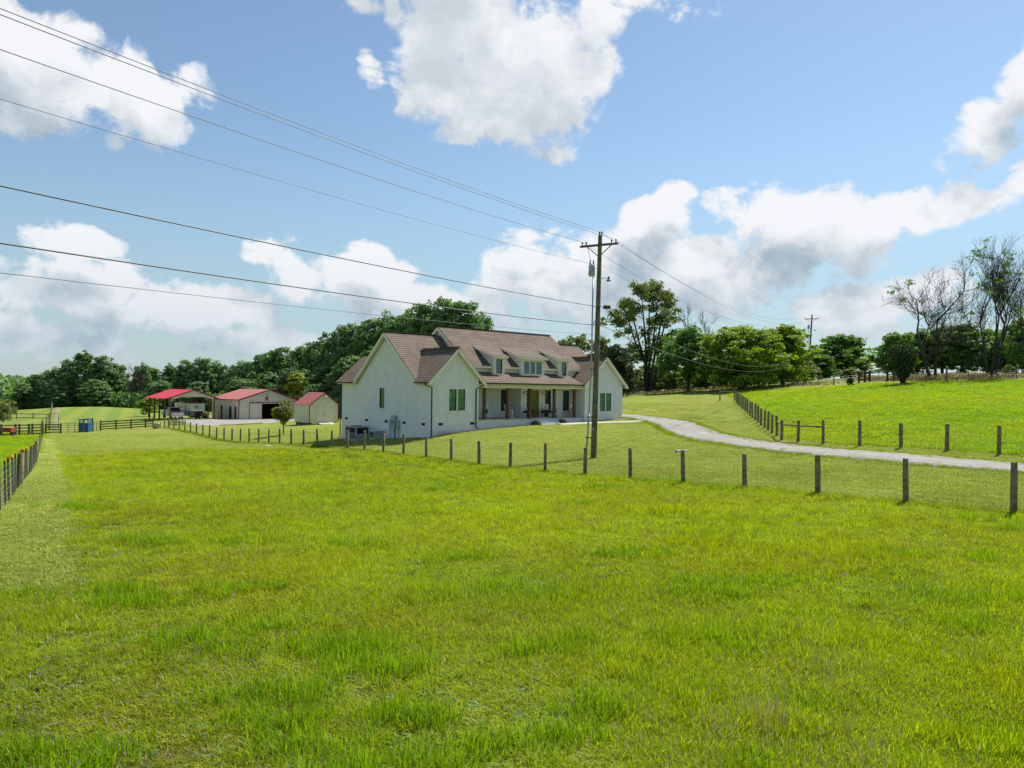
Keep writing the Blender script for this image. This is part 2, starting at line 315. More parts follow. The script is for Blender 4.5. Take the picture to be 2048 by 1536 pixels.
ZZ += np.where(bankm, (fbm(XY, .55, 3)-.5)*.35, 0) + (fbm(XY, .35, 9)-.5)*.07
# ground falls a little below the driveway and pads so that the sheets lie clear of it
me = bpy.data.meshes.new('ground'); nx, ny = len(gx), len(gy)
ii = (np.arange(ny-1)[:, None]*nx+np.arange(nx-1)[None]).ravel()
quads = np.stack([ii, ii+1, ii+nx+1, ii+nx], 1)
me.from_pydata(np.c_[XY, ZZ].tolist(), [], quads.tolist()); me.update()
me.polygons.foreach_set('use_smooth', [True]*len(me.polygons))
zone = np.zeros((len(XY), 4), np.float32)
tallm, pathm = inpoly(XY, TALL), inpoly(XY, PATH_L+PATH_R[::-1])
zone[:, 0] = np.where(tallm, 1, 0); zone[:, 1] = np.where(inpoly(XY, RIGHT_FIELD) | inpoly(XY, LEFT_FIELD), 1, 0)
zone[:, 2] = np.where(pathm, 1, 0)
hu, hv = np.array([.7455, .6665]), np.array([-.6665, .7455]); HO = np.array(HOUSE_ORIGIN)
hl = np.c_[(XY-HO)@hu, (XY-HO)@hv]
hd = np.maximum(np.maximum(-hl[:, 0], hl[:, 0]-22.3), np.maximum(-hl[:, 1]-.1, hl[:, 1]-13.6))
clay = np.clip(1-np.maximum(hd, 0)/1.1, 0, 1)*.9
clay = np.maximum(clay, np.clip(1-polydist(XY, [(-47.5, 90.5), (-44.6, 93.2)])/1.6, 0, 1))
clay = np.maximum(clay, np.clip(1-polydist(XY, [(-33.5, 74.5), (-30.8, 72.0)])/.8, 0, 1)*.8)
clay = np.maximum(clay, np.clip(1-polydist(XY, [(16.2, 44.6), (17.0, 42.4), (18.4, 39.6)])/.7, 0, 1)*.9)
zone[:, 3] = np.maximum(clay, bankm*.42)
at_ = me.color_attributes.new('zone', 'FLOAT_COLOR', 'POINT'); at_.data.foreach_set('color', zone.ravel())
gm = bpy.data.materials.new('grassland'); gm.use_nodes = True; t = NT(gm.node_tree); b = t.n['Principled BSDF']
geo = t.new('ShaderNodeNewGeometry'); pos = geo.outputs['Position']
za = t.new('ShaderNodeAttribute'); za.attribute_name = 'zone'; zs = t.new('ShaderNodeSeparateColor'); t.link(za.outputs['Color'], zs.inputs[0])
zr, zg, zb, zal = zs.outputs[0], zs.outputs[1], zs.outputs[2], za.outputs['Alpha']
n1 = t.noise(pos, .16, 4, .6); n2 = t.noise(pos, 1.1, 5, .65); n3 = t.noise(pos, 9, 4, .7); n4 = t.noise(pos, 45, 3, .7)
lawn = t.mix(t.ramp(n1, .3, .7), (.175, .218, .033), (.222, .255, .047))
lawn = t.mix(t.ramp(n2, .42, .72, 0, .6), lawn, (.25, .245, .085)); lawn = t.mix(t.ramp(t.noise(pos, .45, 5, .65), .52, .72, 0, .6), lawn, (.12, .17, .03))
# mower passes
px_, py_, pz_ = t.sep(pos)
st = t.math('SINE', t.math('MULTIPLY', t.math('ADD', t.math('MULTIPLY', px_, .79), t.math('MULTIPLY', py_, .61)), 3.1))
far = t.ramp(py_, 100, 112); fst = t.math('SINE', t.math('MULTIPLY', t.math('ADD', t.math('MULTIPLY', px_, .80), t.math('MULTIPLY', py_, .42)), 1.5))
lawn = t.mix(t.math('MULTIPLY', far, t.ramp(fst, -.5, .5, .15, .75)), lawn, (.125, .195, .045))
lawn = t.mix(t.ramp(st, -.4, .4, .0, .16), lawn, (.15, .20, .028))
tall = t.mix(t.ramp(n1, .3, .7), (.075, .10, .012), (.09, .11, .014)); tall = t.mix(t.ramp(n2, .48, .72, 0, .75), tall, (.22, .145, .07))
field = t.mix(t.ramp(n1, .3, .7), (.16, .245, .010), (.205, .275, .012)); field = t.mix(t.ramp(n2, .35, .62, .5, 0), field, (.12, .21, .010))
pathc = t.mix(t.ramp(n2, .35, .75), (.26, .305, .06), (.36, .385, .115))
col = t.mix(t.ramp(t.math('ADD', zr, t.math('MULTIPLY_ADD', n2, .5, -.25)), .35, .65), lawn, tall)
col = t.mix(t.ramp(t.math('ADD', zg, t.math('MULTIPLY_ADD', n2, .4, -.2)), .35, .65), col, field)
col = t.mix(t.ramp(t.math('ADD', zb, t.math('MULTIPLY_ADD', n2, .6, -.3)), .35, .65), col, pathc)
claymask = t.ramp(t.math('ADD', zal, t.math('MULTIPLY_ADD', t.noise(pos, 1.6, 5, .7), 1.0, -.72)), .2, .55)
col = t.mix(claymask, col, (.27, .165, .085))
col = t.mix(t.ramp(n3, .2, .8, .0, .30), col, t.mix(1.0, col, (.45, .5, .4), 'MULTIPLY'))
col = t.mix(t.ramp(n4, .35, .75, 0, .35), col, t.mix(1.0, col, (1.55, 1.5, 1.3), 'MULTIPLY'))
t.put(b.inputs['Base Color'], col); b.inputs['Roughness'].default_value = 1.0; b.inputs['Specular IOR Level'].default_value = .05
bn = t.new('ShaderNodeBump'); bn.inputs['Strength'].default_value = .9; bn.inputs['Distance'].default_value = .06
t.put(bn.inputs['Height'], t.math('ADD', n3, t.math('MULTIPLY', n4, .6))); t.link(bn.outputs[0], b.inputs['Normal'])
me.materials.append(gm)
ground = obj_from_mesh('ground', me); ground['kind'] = 'structure'; ground['label'] = 'rolling green grassland of mown lawn and pasture'
# ---------------------------------------------------------------- gravel and concrete
def gravel():
    m = bpy.data.materials.new('gravel'); m.use_nodes = True; t = NT(m.node_tree); b = t.n['Principled BSDF']
    p = t.new('ShaderNodeNewGeometry').outputs['Position']
    vor = t.new('ShaderNodeTexVoronoi'); t.put(vor.inputs['Vector'], p); vor.inputs['Scale'].default_value = 22
    sepc = t.new('ShaderNodeSeparateColor'); t.link(vor.outputs['Color'], sepc.inputs[0])
    c = t.mix(t.ramp(t.noise(p, .5, 5, .6), .3, .7), (.25, .235, .215), (.33, .312, .29))
    c = t.mix(t.ramp(sepc.outputs[0], 0, 1, 0, .55), c, (.16, .145, .13)); c = t.mix(t.ramp(t.noise(p, 3, 4, .6), .55, .8, 0, .5), c, (.17, .15, .10))
    t.put(b.inputs['Base Color'], c); b.inputs['Roughness'].default_value = .95
    ac = t.new('ShaderNodeAttribute'); ac.attribute_name = 'across'; a_ = t.math('ABSOLUTE', t.math('SUBTRACT', t.math('ABSOLUTE', t.math('SUBTRACT', ac.outputs['Fac'], .5)), .22)); wob = t.math('MULTIPLY_ADD', t.noise(p, 1.2, 4, .6), .16, -.08)
    c = t.mix(t.ramp(t.math('ADD', a_, wob), .03, .10, .55, 0), c, (.19, .165, .14)); mid_ = t.math('ADD', t.math('ABSOLUTE', t.math('SUBTRACT', ac.outputs['Fac'], .5)), wob); c = t.mix(t.math('MULTIPLY', t.ramp(mid_, .0, .07, .6, 0), t.ramp(t.noise(p, .9, 4, .6), .5, .62)), c, (.15, .17, .06)); c = t.mix(t.ramp(mid_, .40, .49, 0, .75), c, (.16, .155, .08))
    bn = t.new('ShaderNodeBump'); bn.inputs['Strength'].default_value = .8; bn.inputs['Distance'].default_value = .03
    t.put(bn.inputs['Height'], vor.outputs['Distance']); t.link(bn.outputs[0], b.inputs['Normal']); return m
M['gravel'] = gravel()
def resample(pts, n):
    P = np.array(pts, float); d = np.r_[0, np.cumsum(np.linalg.norm(np.diff(P, axis=0), axis=1))]
    s = np.linspace(0, d[-1], n); return np.c_[np.interp(s, d, P[:, 0]), np.interp(s, d, P[:, 1])]
def smooth_line(P, k=2):
    P = np.array(P, float)
    for _ in range(k):
        Q = [P[0]]
        for a, c in zip(P[:-1], P[1:]): Q += [a*.75+c*.25, a*.25+c*.75]
        P = np.array(Q+[P[-1]])
    return P
def strip(name, A, B, n, m, lift, jit, material, label):
    A, B = resample(smooth_line(A), n), resample(smooth_line(B), n); G = []
    ja = (fbm(A, 1.6, 31)-.5)*jit*2; jb = (fbm(B, 1.6, 37)-.5)*jit*2
    dAB = (B-A)/np.linalg.norm(B-A, axis=1, keepdims=True); A = A+dAB*ja[:, None]; B = B+dAB*jb[:, None]
    for k in range(m+1): G.append(A*(1-k/m)+B*(k/m))
    G = np.array(G); z = gzs(G.reshape(-1, 2)).reshape(m+1, n)+lift
    z[0] -= lift+.05; z[-1] -= lift+.05
    if m > 5:
        prof = np.array([0]+[(.0 if abs(k/m-.28) < .1 or abs(k/m-.72) < .1 else .03) for k in range(1, m)]+[0]); z += prof[:, None]
    V = np.concatenate([G, z[..., None]], 2).reshape(-1, 3)
    F = [(k*n+i, (k+1)*n+i, (k+1)*n+i+1, k*n+i+1) for k in range(m) for i in range(n-1)]
    mb = MB(); mb.add([tuple(q) for q in V], F); o = mb.build(name, material, smooth=True)
    aa = o.data.attributes.new('across', 'FLOAT', 'POINT'); aa.data.foreach_set('value', np.repeat(np.linspace(0, 1, m+1), n).astype(np.float32))
    a, bb, c = V[0], V[n], V[1]
    if np.cross(bb-a, c-a)[2] < 0: o.data.flip_normals()
    o['kind'] = 'structure'; o['label'] = label; return o
strip('driveway', DRIVE_U, DRIVE_L, 260, 14, .06, .5, M['gravel'], 'pale gravel driveway curving past the white house')
strip('gravel_yard', [(-55.5, 119), (-50.5, 108), (-45.2, 100.9), (-40.6, 98.9)], [(-49, 126), (-45.5, 122.9), (-36.5, 130.2), (-33.6, 121), (-36.0, 106)], 60, 8, .07, .5, M['gravel'], 'gravel yard in front of carport and barn')
strip('front_walk', [(13.0, 66.4), (10.3, 65.75), (7.9, 65.1), (5.6, 64.0), (3.6, 62.4)], [(12.9, 65.0), (10.6, 64.4), (8.4, 63.8), (6.4, 62.8), (4.4, 61.2)], 40, 3, .07, .0, M['concrete'], 'pale concrete walk leading to the porch steps')
# ---------------------------------------------------------------- grass (uncountable: stuff)
def blade_mesh(name, nb, h0, h1, spread, wdt, lean, material, seed):
    r = np.random.default_rng(seed); V = []; F = []
    for _ in range(nb):
        a = r.uniform(0, 2*math.pi); rad = spread*math.sqrt(r.random()); p = np.array([math.cos(a)*rad, math.sin(a)*rad, -.01]); h = r.uniform(h0, h1)
        la = r.uniform(0, 2*math.pi); ln = lean*r.uniform(.2, 1.0)*h; d = np.array([math.cos(la), math.sin(la), 0]); s = np.array([-d[1], d[0], 0])
        if r.random() < .5: s = np.array([math.cos(la+.9), math.sin(la+.9), 0])
        ww = wdt*r.uniform(.6, 1.2); k = len(V)
        m1 = p+d*ln*.28+np.array([0, 0, h*.55]); m2 = p+d*ln+np.array([0, 0, h*(1.0-.25*ln/h)])
        V += [p-s*ww/2, p+s*ww/2, m1+s*ww*.42, m1-s*ww*.42, m2]; F += [(k, k+1, k+2, k+3), (k+3, k+2, k+4)]
    m = bpy.data.meshes.new(name); m.from_pydata([tuple(v) for v in V], [], F); m.materials.append(material); m.update(); return m
M['grass'] = leafy('pasture_grass', (.242, .334, .004), (.395, .455, .006), .5, (1.25, 1.25, .5), 0.0, .55, True, .012)
M['grass_dry'] = leafy('dry_grass', (.30, .25, .11), (.42, .35, .18), .3, (1.1, 1.05, .8), 0.0, .6, True, .01)
M['lawn_grass'] = leafy('mown_grass', (.25, .315, .040), (.355, .385, .078), .44, (1.2, 1.2, .7), 0.0, .6, True, .01)
proto = bpy.data.collections.new('grass_prototypes'); lawnp = bpy.data.collections.new('lawn_prototypes'); weedp = bpy.data.collections.new('weed_prototypes')
for i in range(6):
    o = bpy.data.objects.new('tuft%02d' % i, blade_mesh('tuft%02d' % i, 30, .07, .19, .13, .009, .7, M['grass'], 50+i)); proto.objects.link(o)
for i in range(2):
    o = bpy.data.objects.new('tuft_dry%02d' % i, blade_mesh('tuft_dry%02d' % i, 14, .06, .17, .12, .007, 1.1, M['grass_dry'], 70+i)); proto.objects.link(o)
M['weed'] = leafy('broad_weed_leaves', (.07, .16, .03), (.14, .24, .05), .3, (1.2, 1.25, .6), 0.0, .5, True, .02)
proto.objects.link(bpy.data.objects.new('weed00', blade_mesh('weed00', 16, .05, .12, .09, .038, 1.5, M['weed'], 81)))
proto.objects.link(bpy.data.objects.new('xstem00', blade_mesh('xstem00', 5, .22, .36, .12, .006, .5, M['grass_dry'], 82)))
for i in range(3):
    o = bpy.data.objects.new('lawn%02d' % i, blade_mesh('lawn%02d' % i, 34, .02, .05, .30, .014, 1.3, M['lawn_grass'], 90+i)); lawnp.objects.link(o)
def scatter(name, pts, rotz, scl, var, tint, coll, label):
    m = bpy.data.meshes.new(name); m.vertices.add(len(pts)); m.vertices.foreach_set('co', np.asarray(pts, np.float32).ravel())
    def attr(n, ty, data, key): a = m.attributes.new(n, ty, 'POINT'); a.data.foreach_set(key, np.ascontiguousarray(data).ravel())
    n = len(pts); rot = np.c_[rng.normal(0, .10, n), rng.normal(0, .10, n), rotz].astype(np.float32)
    attr('rot', 'FLOAT_VECTOR', rot, 'vector'); attr('scl', 'FLOAT_VECTOR', scl.astype(np.float32), 'vector'); attr('var', 'INT', var.astype(np.int32), 'value')
    attr('tint', 'FLOAT_COLOR', np.c_[tint, np.ones(n)].astype(np.float32), 'color')
    o = obj_from_mesh(name, m); o['kind'] = 'stuff'; o['label'] = label
    ng = bpy.data.node_groups.new(name+'_nodes', 'GeometryNodeTree'); g = NT(ng)
    ng.interface.new_socket('Geometry', in_out='INPUT', socket_type='NodeSocketGeometry'); ng.interface.new_socket('Geometry', in_out='OUTPUT', socket_type='NodeSocketGeometry')
    gi, go = g.new('NodeGroupInput'), g.new('NodeGroupOutput'); ci = g.new('GeometryNodeCollectionInfo'); ci.inputs[0].default_value = coll
    ci.inputs['Separate Children'].default_value = True; ci.inputs['Reset Children'].default_value = True
    ip = g.new('GeometryNodeInstanceOnPoints'); g.link(gi.outputs[0], ip.inputs['Points']); g.link(ci.outputs[0], ip.inputs['Instance']); ip.inputs['Pick Instance'].default_value = True
    def na(n, ty): q = g.new('GeometryNodeInputNamedAttribute', data_type=ty); q.inputs[0].default_value = n; return q.outputs[0]
    g.link(na('var', 'INT'), ip.inputs['Instance Index']); g.link(na('rot', 'FLOAT_VECTOR'), ip.inputs['Rotation']); g.link(na('scl', 'FLOAT_VECTOR'), ip.inputs['Scale'])
    g.link(ip.outputs[0], go.inputs[0]); md = o.modifiers.new('scatter', 'NODES'); md.node_group = ng; return o
def sample_view(n, y0, y1, power, margin=.06, lo=-.80, hi=.80):
    u_ = rng.random(n); Y = (y0**(1-power)+u_*(y1**(1-power)-y0**(1-power)))**(1/(1-power)) if power != 1 else y0*(y1/y0)**u_
    return np.c_[Y*rng.uniform(lo, hi, n), Y]
P = sample_view(150000, 4.2, 70, 1.0); P = P[inpoly(P, TALL)]
# thin, grazed patches near the camera on the left, thicker to the right and further out
cl = fbm(P, .45, 11); cl2 = fbm(P, .9, 23); bare = np.clip((13.5-P[:, 1])/7, 0, 1)*np.clip((4.0-P[:, 0])/9, 0, 1)
edge = polydist(P, [PATH_R[0], *PATH_R[1:]])
bare = np.maximum(bare, np.clip(1-edge/3.5, 0, 1)*np.clip((26-P[:, 1])/12, 0, 1)*.8)
keep = rng.random(len(P)) < np.clip(1.15-bare*.95+(cl-.5)*3.0*bare, .12, 1); P, cl, cl2, bare = P[keep], cl[keep], cl2[keep], bare[keep]
n = len(P); hs = .88*np.clip(.45+.9*cl+.6*(cl2-.5)-.5*bare, .28, 1.5)*rng.uniform(.7, 1.25, n)*(1+.004*P[:, 1])
hs = np.where(fbm(P, .7, 71) > .70, hs*1.55, hs)
wd = rng.uniform(.85, 1.3, n)*(1+np.clip(P[:, 1]-10, 0, 60)*.016)
c3 = fbm(P, .16, 41)[:, None]; c4 = fbm(P, .5, 43)[:, None]
tint = np.ones((n, 3))*rng.uniform(.6, 1.25, (n, 1)); tint = tint*(1+(c3-.5)*np.array([[.42, .34, .3]])); tint = tint*(1+(c4-.5)*np.array([[.10, .25, .2]]))
tint = tint*(1-bare[:, None]*np.array([[.12, .12, -.8]]))
blue = (fbm(P, .33, 47)+rng.normal(0, .05, n) > .70)[:, None]; tint = np.where(blue, tint*np.array([[.92, 1.0, 1.5]]), tint)
var = np.where(rng.random(n) < .04+.14*bare, rng.integers(6, 8, n), rng.integers(0, 6, n)); u3 = rng.random(n)+(fbm(P, .6, 91)-.5)*.35; var = np.where(u3 > .985, 8, np.where(u3 < -.005, 9, var))
cc = [at(px, py, Y_)[:2] for px, py, Y_ in ((1425, 1285, 9.5), (1400, 1290, 9.5), (1090, 1215, 11.2), (700, 1310, 9.2), (660, 1315, 9.2), (350, 1290, 9.4), (1960, 1480, 7.0), (1010, 1500, 6.6), (560, 1450, 7.2), (1330, 1400, 7.9), (820, 1350, 8.6), (1540, 1180, 12.2), (1250, 1100, 14.5), (230, 1200, 11.0), (1760, 1100, 14.2), (930, 1120, 14.0), (170, 1010, 20), (480, 1090, 15.5))]
cc += [tuple(q) for q in sample_view(60, 6, 40, 1.0) if inpoly(np.array([q]), TALL)[0]]
for q in cc:
    k = rng.integers(14, 30); sp = np.array(q)+rng.normal(0, 1, (k, 2))*np.array([.30, .16])*(1+.02*q[1]); P = np.r_[P, sp]
    hs = np.r_[hs, rng.uniform(1.3, 2.0, k)]; wd = np.r_[wd, rng.uniform(1.0, 1.5, k)*(1+max(q[1]-10, 0)*.02)]; var = np.r_[var, rng.integers(0, 6, k)]
    tint = np.r_[tint, np.ones((k, 3))*np.array([[.68, .92, .9]])*rng.uniform(.7, 1.0, (k, 1))]
n = len(P)
scatter('pasture_grass', np.c_[P, gzs(P)+(fbm(P, .35, 9)-.5)*.07], rng.uniform(0, 6.28, n), np.c_[wd, wd, hs], var, tint, proto, 'bright green uncut pasture grass')
# right hand pasture and left hand fields
P = sample_view(75000, 24, 112, 1.0); inr, inl = inpoly(P, RIGHT_FIELD), inpoly(P, LEFT_FIELD); P = P[inr | inl]; n = len(P)
hs = np.clip(.45+.9*fbm(P, .3, 12), .3, 1.4)*rng.uniform(.7, 1.2, n); hs = np.where(fbm(P, .5, 77) > .70, hs*1.7, hs); wd = rng.uniform(1.2, 2.0, n)*(1+P[:, 1]*.02)
tint = np.ones((n, 3))*rng.uniform(.75, 1.2, (n, 1))*(1+(fbm(P, .12, 45)[:, None]-.5)*np.array([[.8, .2, .3]]))
EL = np.concatenate([resample(DRIVE_U[1:], 900), resample(DRIVE_L[1:], 900)]); EL = EL+rng.normal(0, .22, EL.shape)
fl = FE0+np.outer(rng.uniform(-6, 92, 1500), FDIR)+rng.normal(0, .16, (1500, 2)); EL = np.r_[EL, fl, np.repeat(np.array(FENCE_XY), 10, 0)+rng.normal(0, .13, (10*len(FENCE_XY), 2))]
k = len(EL); P = np.r_[P, EL]; hs = np.r_[hs, rng.uniform(.4, 1.4, k)]; wd = np.r_[wd, rng.uniform(.8, 1.3, k)*(1+EL[:, 1]*.012)]; tint = np.r_[tint, np.ones((k, 3))*rng.uniform(.55, 1.0, (k, 1))*np.array([[.95, .95, 1.5]])]; n = len(P)
scatter('field_grass', np.c_[P, gzs(P)], rng.uniform(0, 6.28, n), np.c_[wd, wd, hs], rng.integers(0, 6, n), tint*np.array([[.80, .93, .9]]), proto, 'lush green grass of the fenced fields')
# mown lawn, mown path and bank
P = sample_view(110000, 9, 84, 1.05); L = hl_ = np.c_[(P-HO)@hu, (P-HO)@hv]
inh = (L[:, 0] > -.3) & (L[:, 0] < 22.6) & (L[:, 1] > -.1) & (L[:, 1] < 13.8)
drv = inpoly(P, DRIVE_U+DRIVE_L[::-1]); wlk = inpoly(P, [(13.0, 66.2), (10.3, 65.8), (7.9, 65.1), (5.6, 64.0), (3.6, 62.4), (4.4, 61.2), (6.4, 62.8), (8.4, 63.8), (10.6, 64.4), (12.9, 65.0)])
ok = ~(inpoly(P, TALL) | inpoly(P, RIGHT_FIELD) | inpoly(P, LEFT_FIELD) | inh | drv | wlk | inpoly(P, PAD)); P = P[ok]; n = len(P)
pm = inpoly(P, PATH_L+PATH_R[::-1])[:, None]
tint = np.ones((n, 3))*rng.uniform(.7, 1.2, (n, 1))*(1+(fbm(P, .2, 46)[:, None]-.5)*.5); tint = np.where(pm, tint*np.array([[1.14, 1.12, 1.45]]), tint)
wd = rng.uniform(.8, 1.3, n)*(1+P[:, 1]*.012)
scatter('mown_grass', np.c_[P, gzs(P)], rng.uniform(0, 6.28, n), np.c_[wd, wd, rng.uniform(.6, 1.3, n)], rng.integers(0, 3, n), tint, lawnp, 'short mown grass of lawn and path')
# ================================================================ the white brick farmhouse
HA = R(41.8)                                  # every building of the farm is turned the same way
def brick():
    m = bpy.data.materials.new('painted_brick'); m.use_nodes = True; t = NT(m.node_tree); b = t.n['Principled BSDF']
    v = t.new('ShaderNodeTexCoord').outputs['Object']; x, y, z = t.sep(v)
    bt = t.new('ShaderNodeTexBrick'); t.put(bt.inputs['Vector'], t.comb(t.math('ADD', x, y), z, 0.0)); bt.inputs['Scale'].default_value = 1.0
    bt.inputs['Brick Width'].default_value = .21; bt.inputs['Row Height'].default_value = .075; bt.inputs['Mortar Size'].default_value = .006
    c = t.mix(t.ramp(t.noise(v, 1.2, 5, .6), .3, .7), (.70, .715, .73), (.80, .81, .82))
    c = t.mix(t.ramp(t.noise(v, 9, 5, .7), .5, .66, 0, .7), c, (.42, .41, .40))
    c = t.mix(t.math('MULTIPLY', bt.outputs['Fac'], .35), c, (.45, .43, .40))
    clay = t.math('MULTIPLY', t.ramp(t.math('ADD', z, t.math('MULTIPLY', t.noise(v, 1.4, 4, .6), .9)), 1.50, 1.95, 1, 0), t.math('MULTIPLY', t.ramp(x, -.05, 1.5), t.ramp(x, 6.0, 9.0, 1.0, 0.0)))
    c = t.mix(t.math('MULTIPLY', clay, .7), c, (.34, .19, .10))
    t.put(b.inputs['Base Color'], c); b.inputs['Roughness'].default_value = .85
    bn = t.new('ShaderNodeBump'); bn.inputs['Strength'].default_value = .5; bn.inputs['Distance'].default_value = .01
    t.put(bn.inputs['Height'], t.math('SUBTRACT', t.noise(v, 14, 4, .6), bt.outputs['Fac'])); t.link(bn.outputs[0], b.inputs['Normal']); return m
def shingles(name, c1, c2, dark):
    m = bpy.data.materials.new(name); m.use_nodes = True; t = NT(m.node_tree); b = t.n['Principled BSDF']
    v = t.new('ShaderNodeTexCoord').outputs['Object']; x, y, z = t.sep(v)
    bt = t.new('ShaderNodeTexBrick'); t.put(bt.inputs['Vector'], t.comb(t.math('ADD', x, y), z, 0.0)); bt.inputs['Scale'].default_value = 1.0
    bt.inputs['Brick Width'].default_value = .33; bt.inputs['Row Height'].default_value = .17; bt.inputs['Mortar Size'].default_value = .03; bt.inputs['Mortar Smooth'].default_value = .4
    for k, q in (('Color1', c1), ('Color2', c2), ('Mortar', dark)): bt.inputs[k].default_value = (*q, 1)
    c = t.mix(t.ramp(t.noise(v, .8, 5, .6), .3, .75, 0, .35), bt.outputs['Color'], tuple(k*1.25 for k in c1))
    c = t.mix(t.ramp(t.noise(v, 6, 5, .7), .5, .8, 0, .4), c, dark)
    t.put(b.inputs['Base Color'], c); b.inputs['Roughness'].default_value = .95; b.inputs['Specular IOR Level'].default_value = .15
    bn = t.new('ShaderNodeBump'); bn.inputs['Strength'].default_value = .6; bn.inputs['Distance'].default_value = .04
    fr = t.math('FRACT', t.math('DIVIDE', z, .17)); t.put(bn.inputs['Height'], t.math('ADD', t.math('SUBTRACT', 1.0, fr), t.noise(v, 12, 3, .6))); t.link(bn.outputs[0], b.inputs['Normal']); return m
def siding(name, col, period, axis_, depth=.02, var=.06):
    m = mat(name, col, .6, var, 1.5); t = NT(m.node_tree); b = t.n['Principled BSDF']
    v = t.new('ShaderNodeTexCoord').outputs['Object']; s = t.sep(v); q = s[axis_] if isinstance(axis_, int) else t.math('ADD', s[0], s[1])
    fr = t.math('FRACT', t.math('DIVIDE', q, period))
    bn = t.new('ShaderNodeBump'); bn.inputs['Strength'].default_value = .8; bn.inputs['Distance'].default_value = depth
    h = t.math('SUBTRACT', 1.0, fr) if axis_ == 2 else t.ramp(t.math('ABSOLUTE', t.math('SUBTRACT', fr, .5)), .36, .46)
    t.put(bn.inputs['Height'], h); t.link(bn.outputs[0], b.inputs['Normal']); return m
def glass(name, tint, refl=.5, dark=(.012, .022, .02)):
    m = bpy.data.materials.new(name); m.use_nodes = True; t = NT(m.node_tree); t.n.clear()
    v = t.new('ShaderNodeTexCoord').outputs['Object']
    d = t.new('ShaderNodeBsdfDiffuse'); t.put(d.inputs[0], t.mix(t.ramp(t.noise(v, 1.5, 3, .5), .3, .7), dark, tuple(c*2.2 for c in dark)))
    g = t.new('ShaderNodeBsdfGlossy'); g.inputs['Roughness'].default_value = .03; t.put(g.inputs[0], (*tint, 1))
    bn = t.new('ShaderNodeBump'); bn.inputs['Strength'].default_value = .03; bn.inputs['Distance'].default_value = .05; t.put(bn.inputs['Height'], t.noise(v, 1.3, 2, .5)); t.link(bn.outputs[0], g.inputs['Normal'])
    x = t.new('ShaderNodeMixShader'); x.inputs[0].default_value = refl; t.link(d.outputs[0], x.inputs[1]); t.link(g.outputs[0], x.inputs[2])
    o = t.new('ShaderNodeOutputMaterial'); t.link(x.outputs[0], o.inputs[0]); return m
M['brick'] = brick(); M['shingle'] = shingles('brown_shingles', (.192, .148, .118), (.145, .110, .087), (.050, .037, .031))
M['siding'] = siding('white_lap_siding', (.74, .71, .64), .18, 2)
M['glass'] = glass('tinted_window_glass', (.33, .46, .36), .26); M['dark_glass'] = glass('dark_window_glass', (.5, .75, .72), .16, (.008, .022, .02))
M['curtain_glass'] = glass('curtained_window_glass', (.26, .44, .37), .30, (.03, .095, .08))
house = thing('farmhouse', 'white painted brick farmhouse with brown shingle roof, dormers and long front porch', 'house', (HOUSE_ORIGIN[0], HOUSE_ORIGIN[1], CAMZ-4.6), HA)
HZ = 4.6
def hb(): return MB(HZ)
def wall_openings(mb, plane, c, s0, s1, z0, z1, ops, depth, sgn):
    """plane 'a': x = c, s runs along y; plane 'b': y = c, s runs along x; openings (s0, s1, z0, z1); reveals go inwards by depth."""
    def P(s, z, o=0.0): return (c+o, s, z) if plane == 'a' else (s, c+o, z)
    ss = sorted({s0, s1, *[q for o in ops for q in o[:2]]}); zs_ = sorted({z0, z1, *[q for o in ops for q in o[2:]]})
    for a, b_ in zip(ss[:-1], ss[1:]):
        for e, f in zip(zs_[:-1], zs_[1:]):
            if any(o[0] <= a and b_ <= o[1] and o[2] <= e and f <= o[3] for o in ops): continue
            mb.quad(P(a, e), P(b_, e), P(b_, f), P(a, f))
    for o in ops:
        d = depth*sgn; q = [(o[0], o[2]), (o[1], o[2]), (o[1], o[3]), (o[0], o[3])]
        for i in range(4): mb.quad(P(*q[i]), P(*q[(i+1) % 4]), P(*q[(i+1) % 4], d), P(*q[i], d))
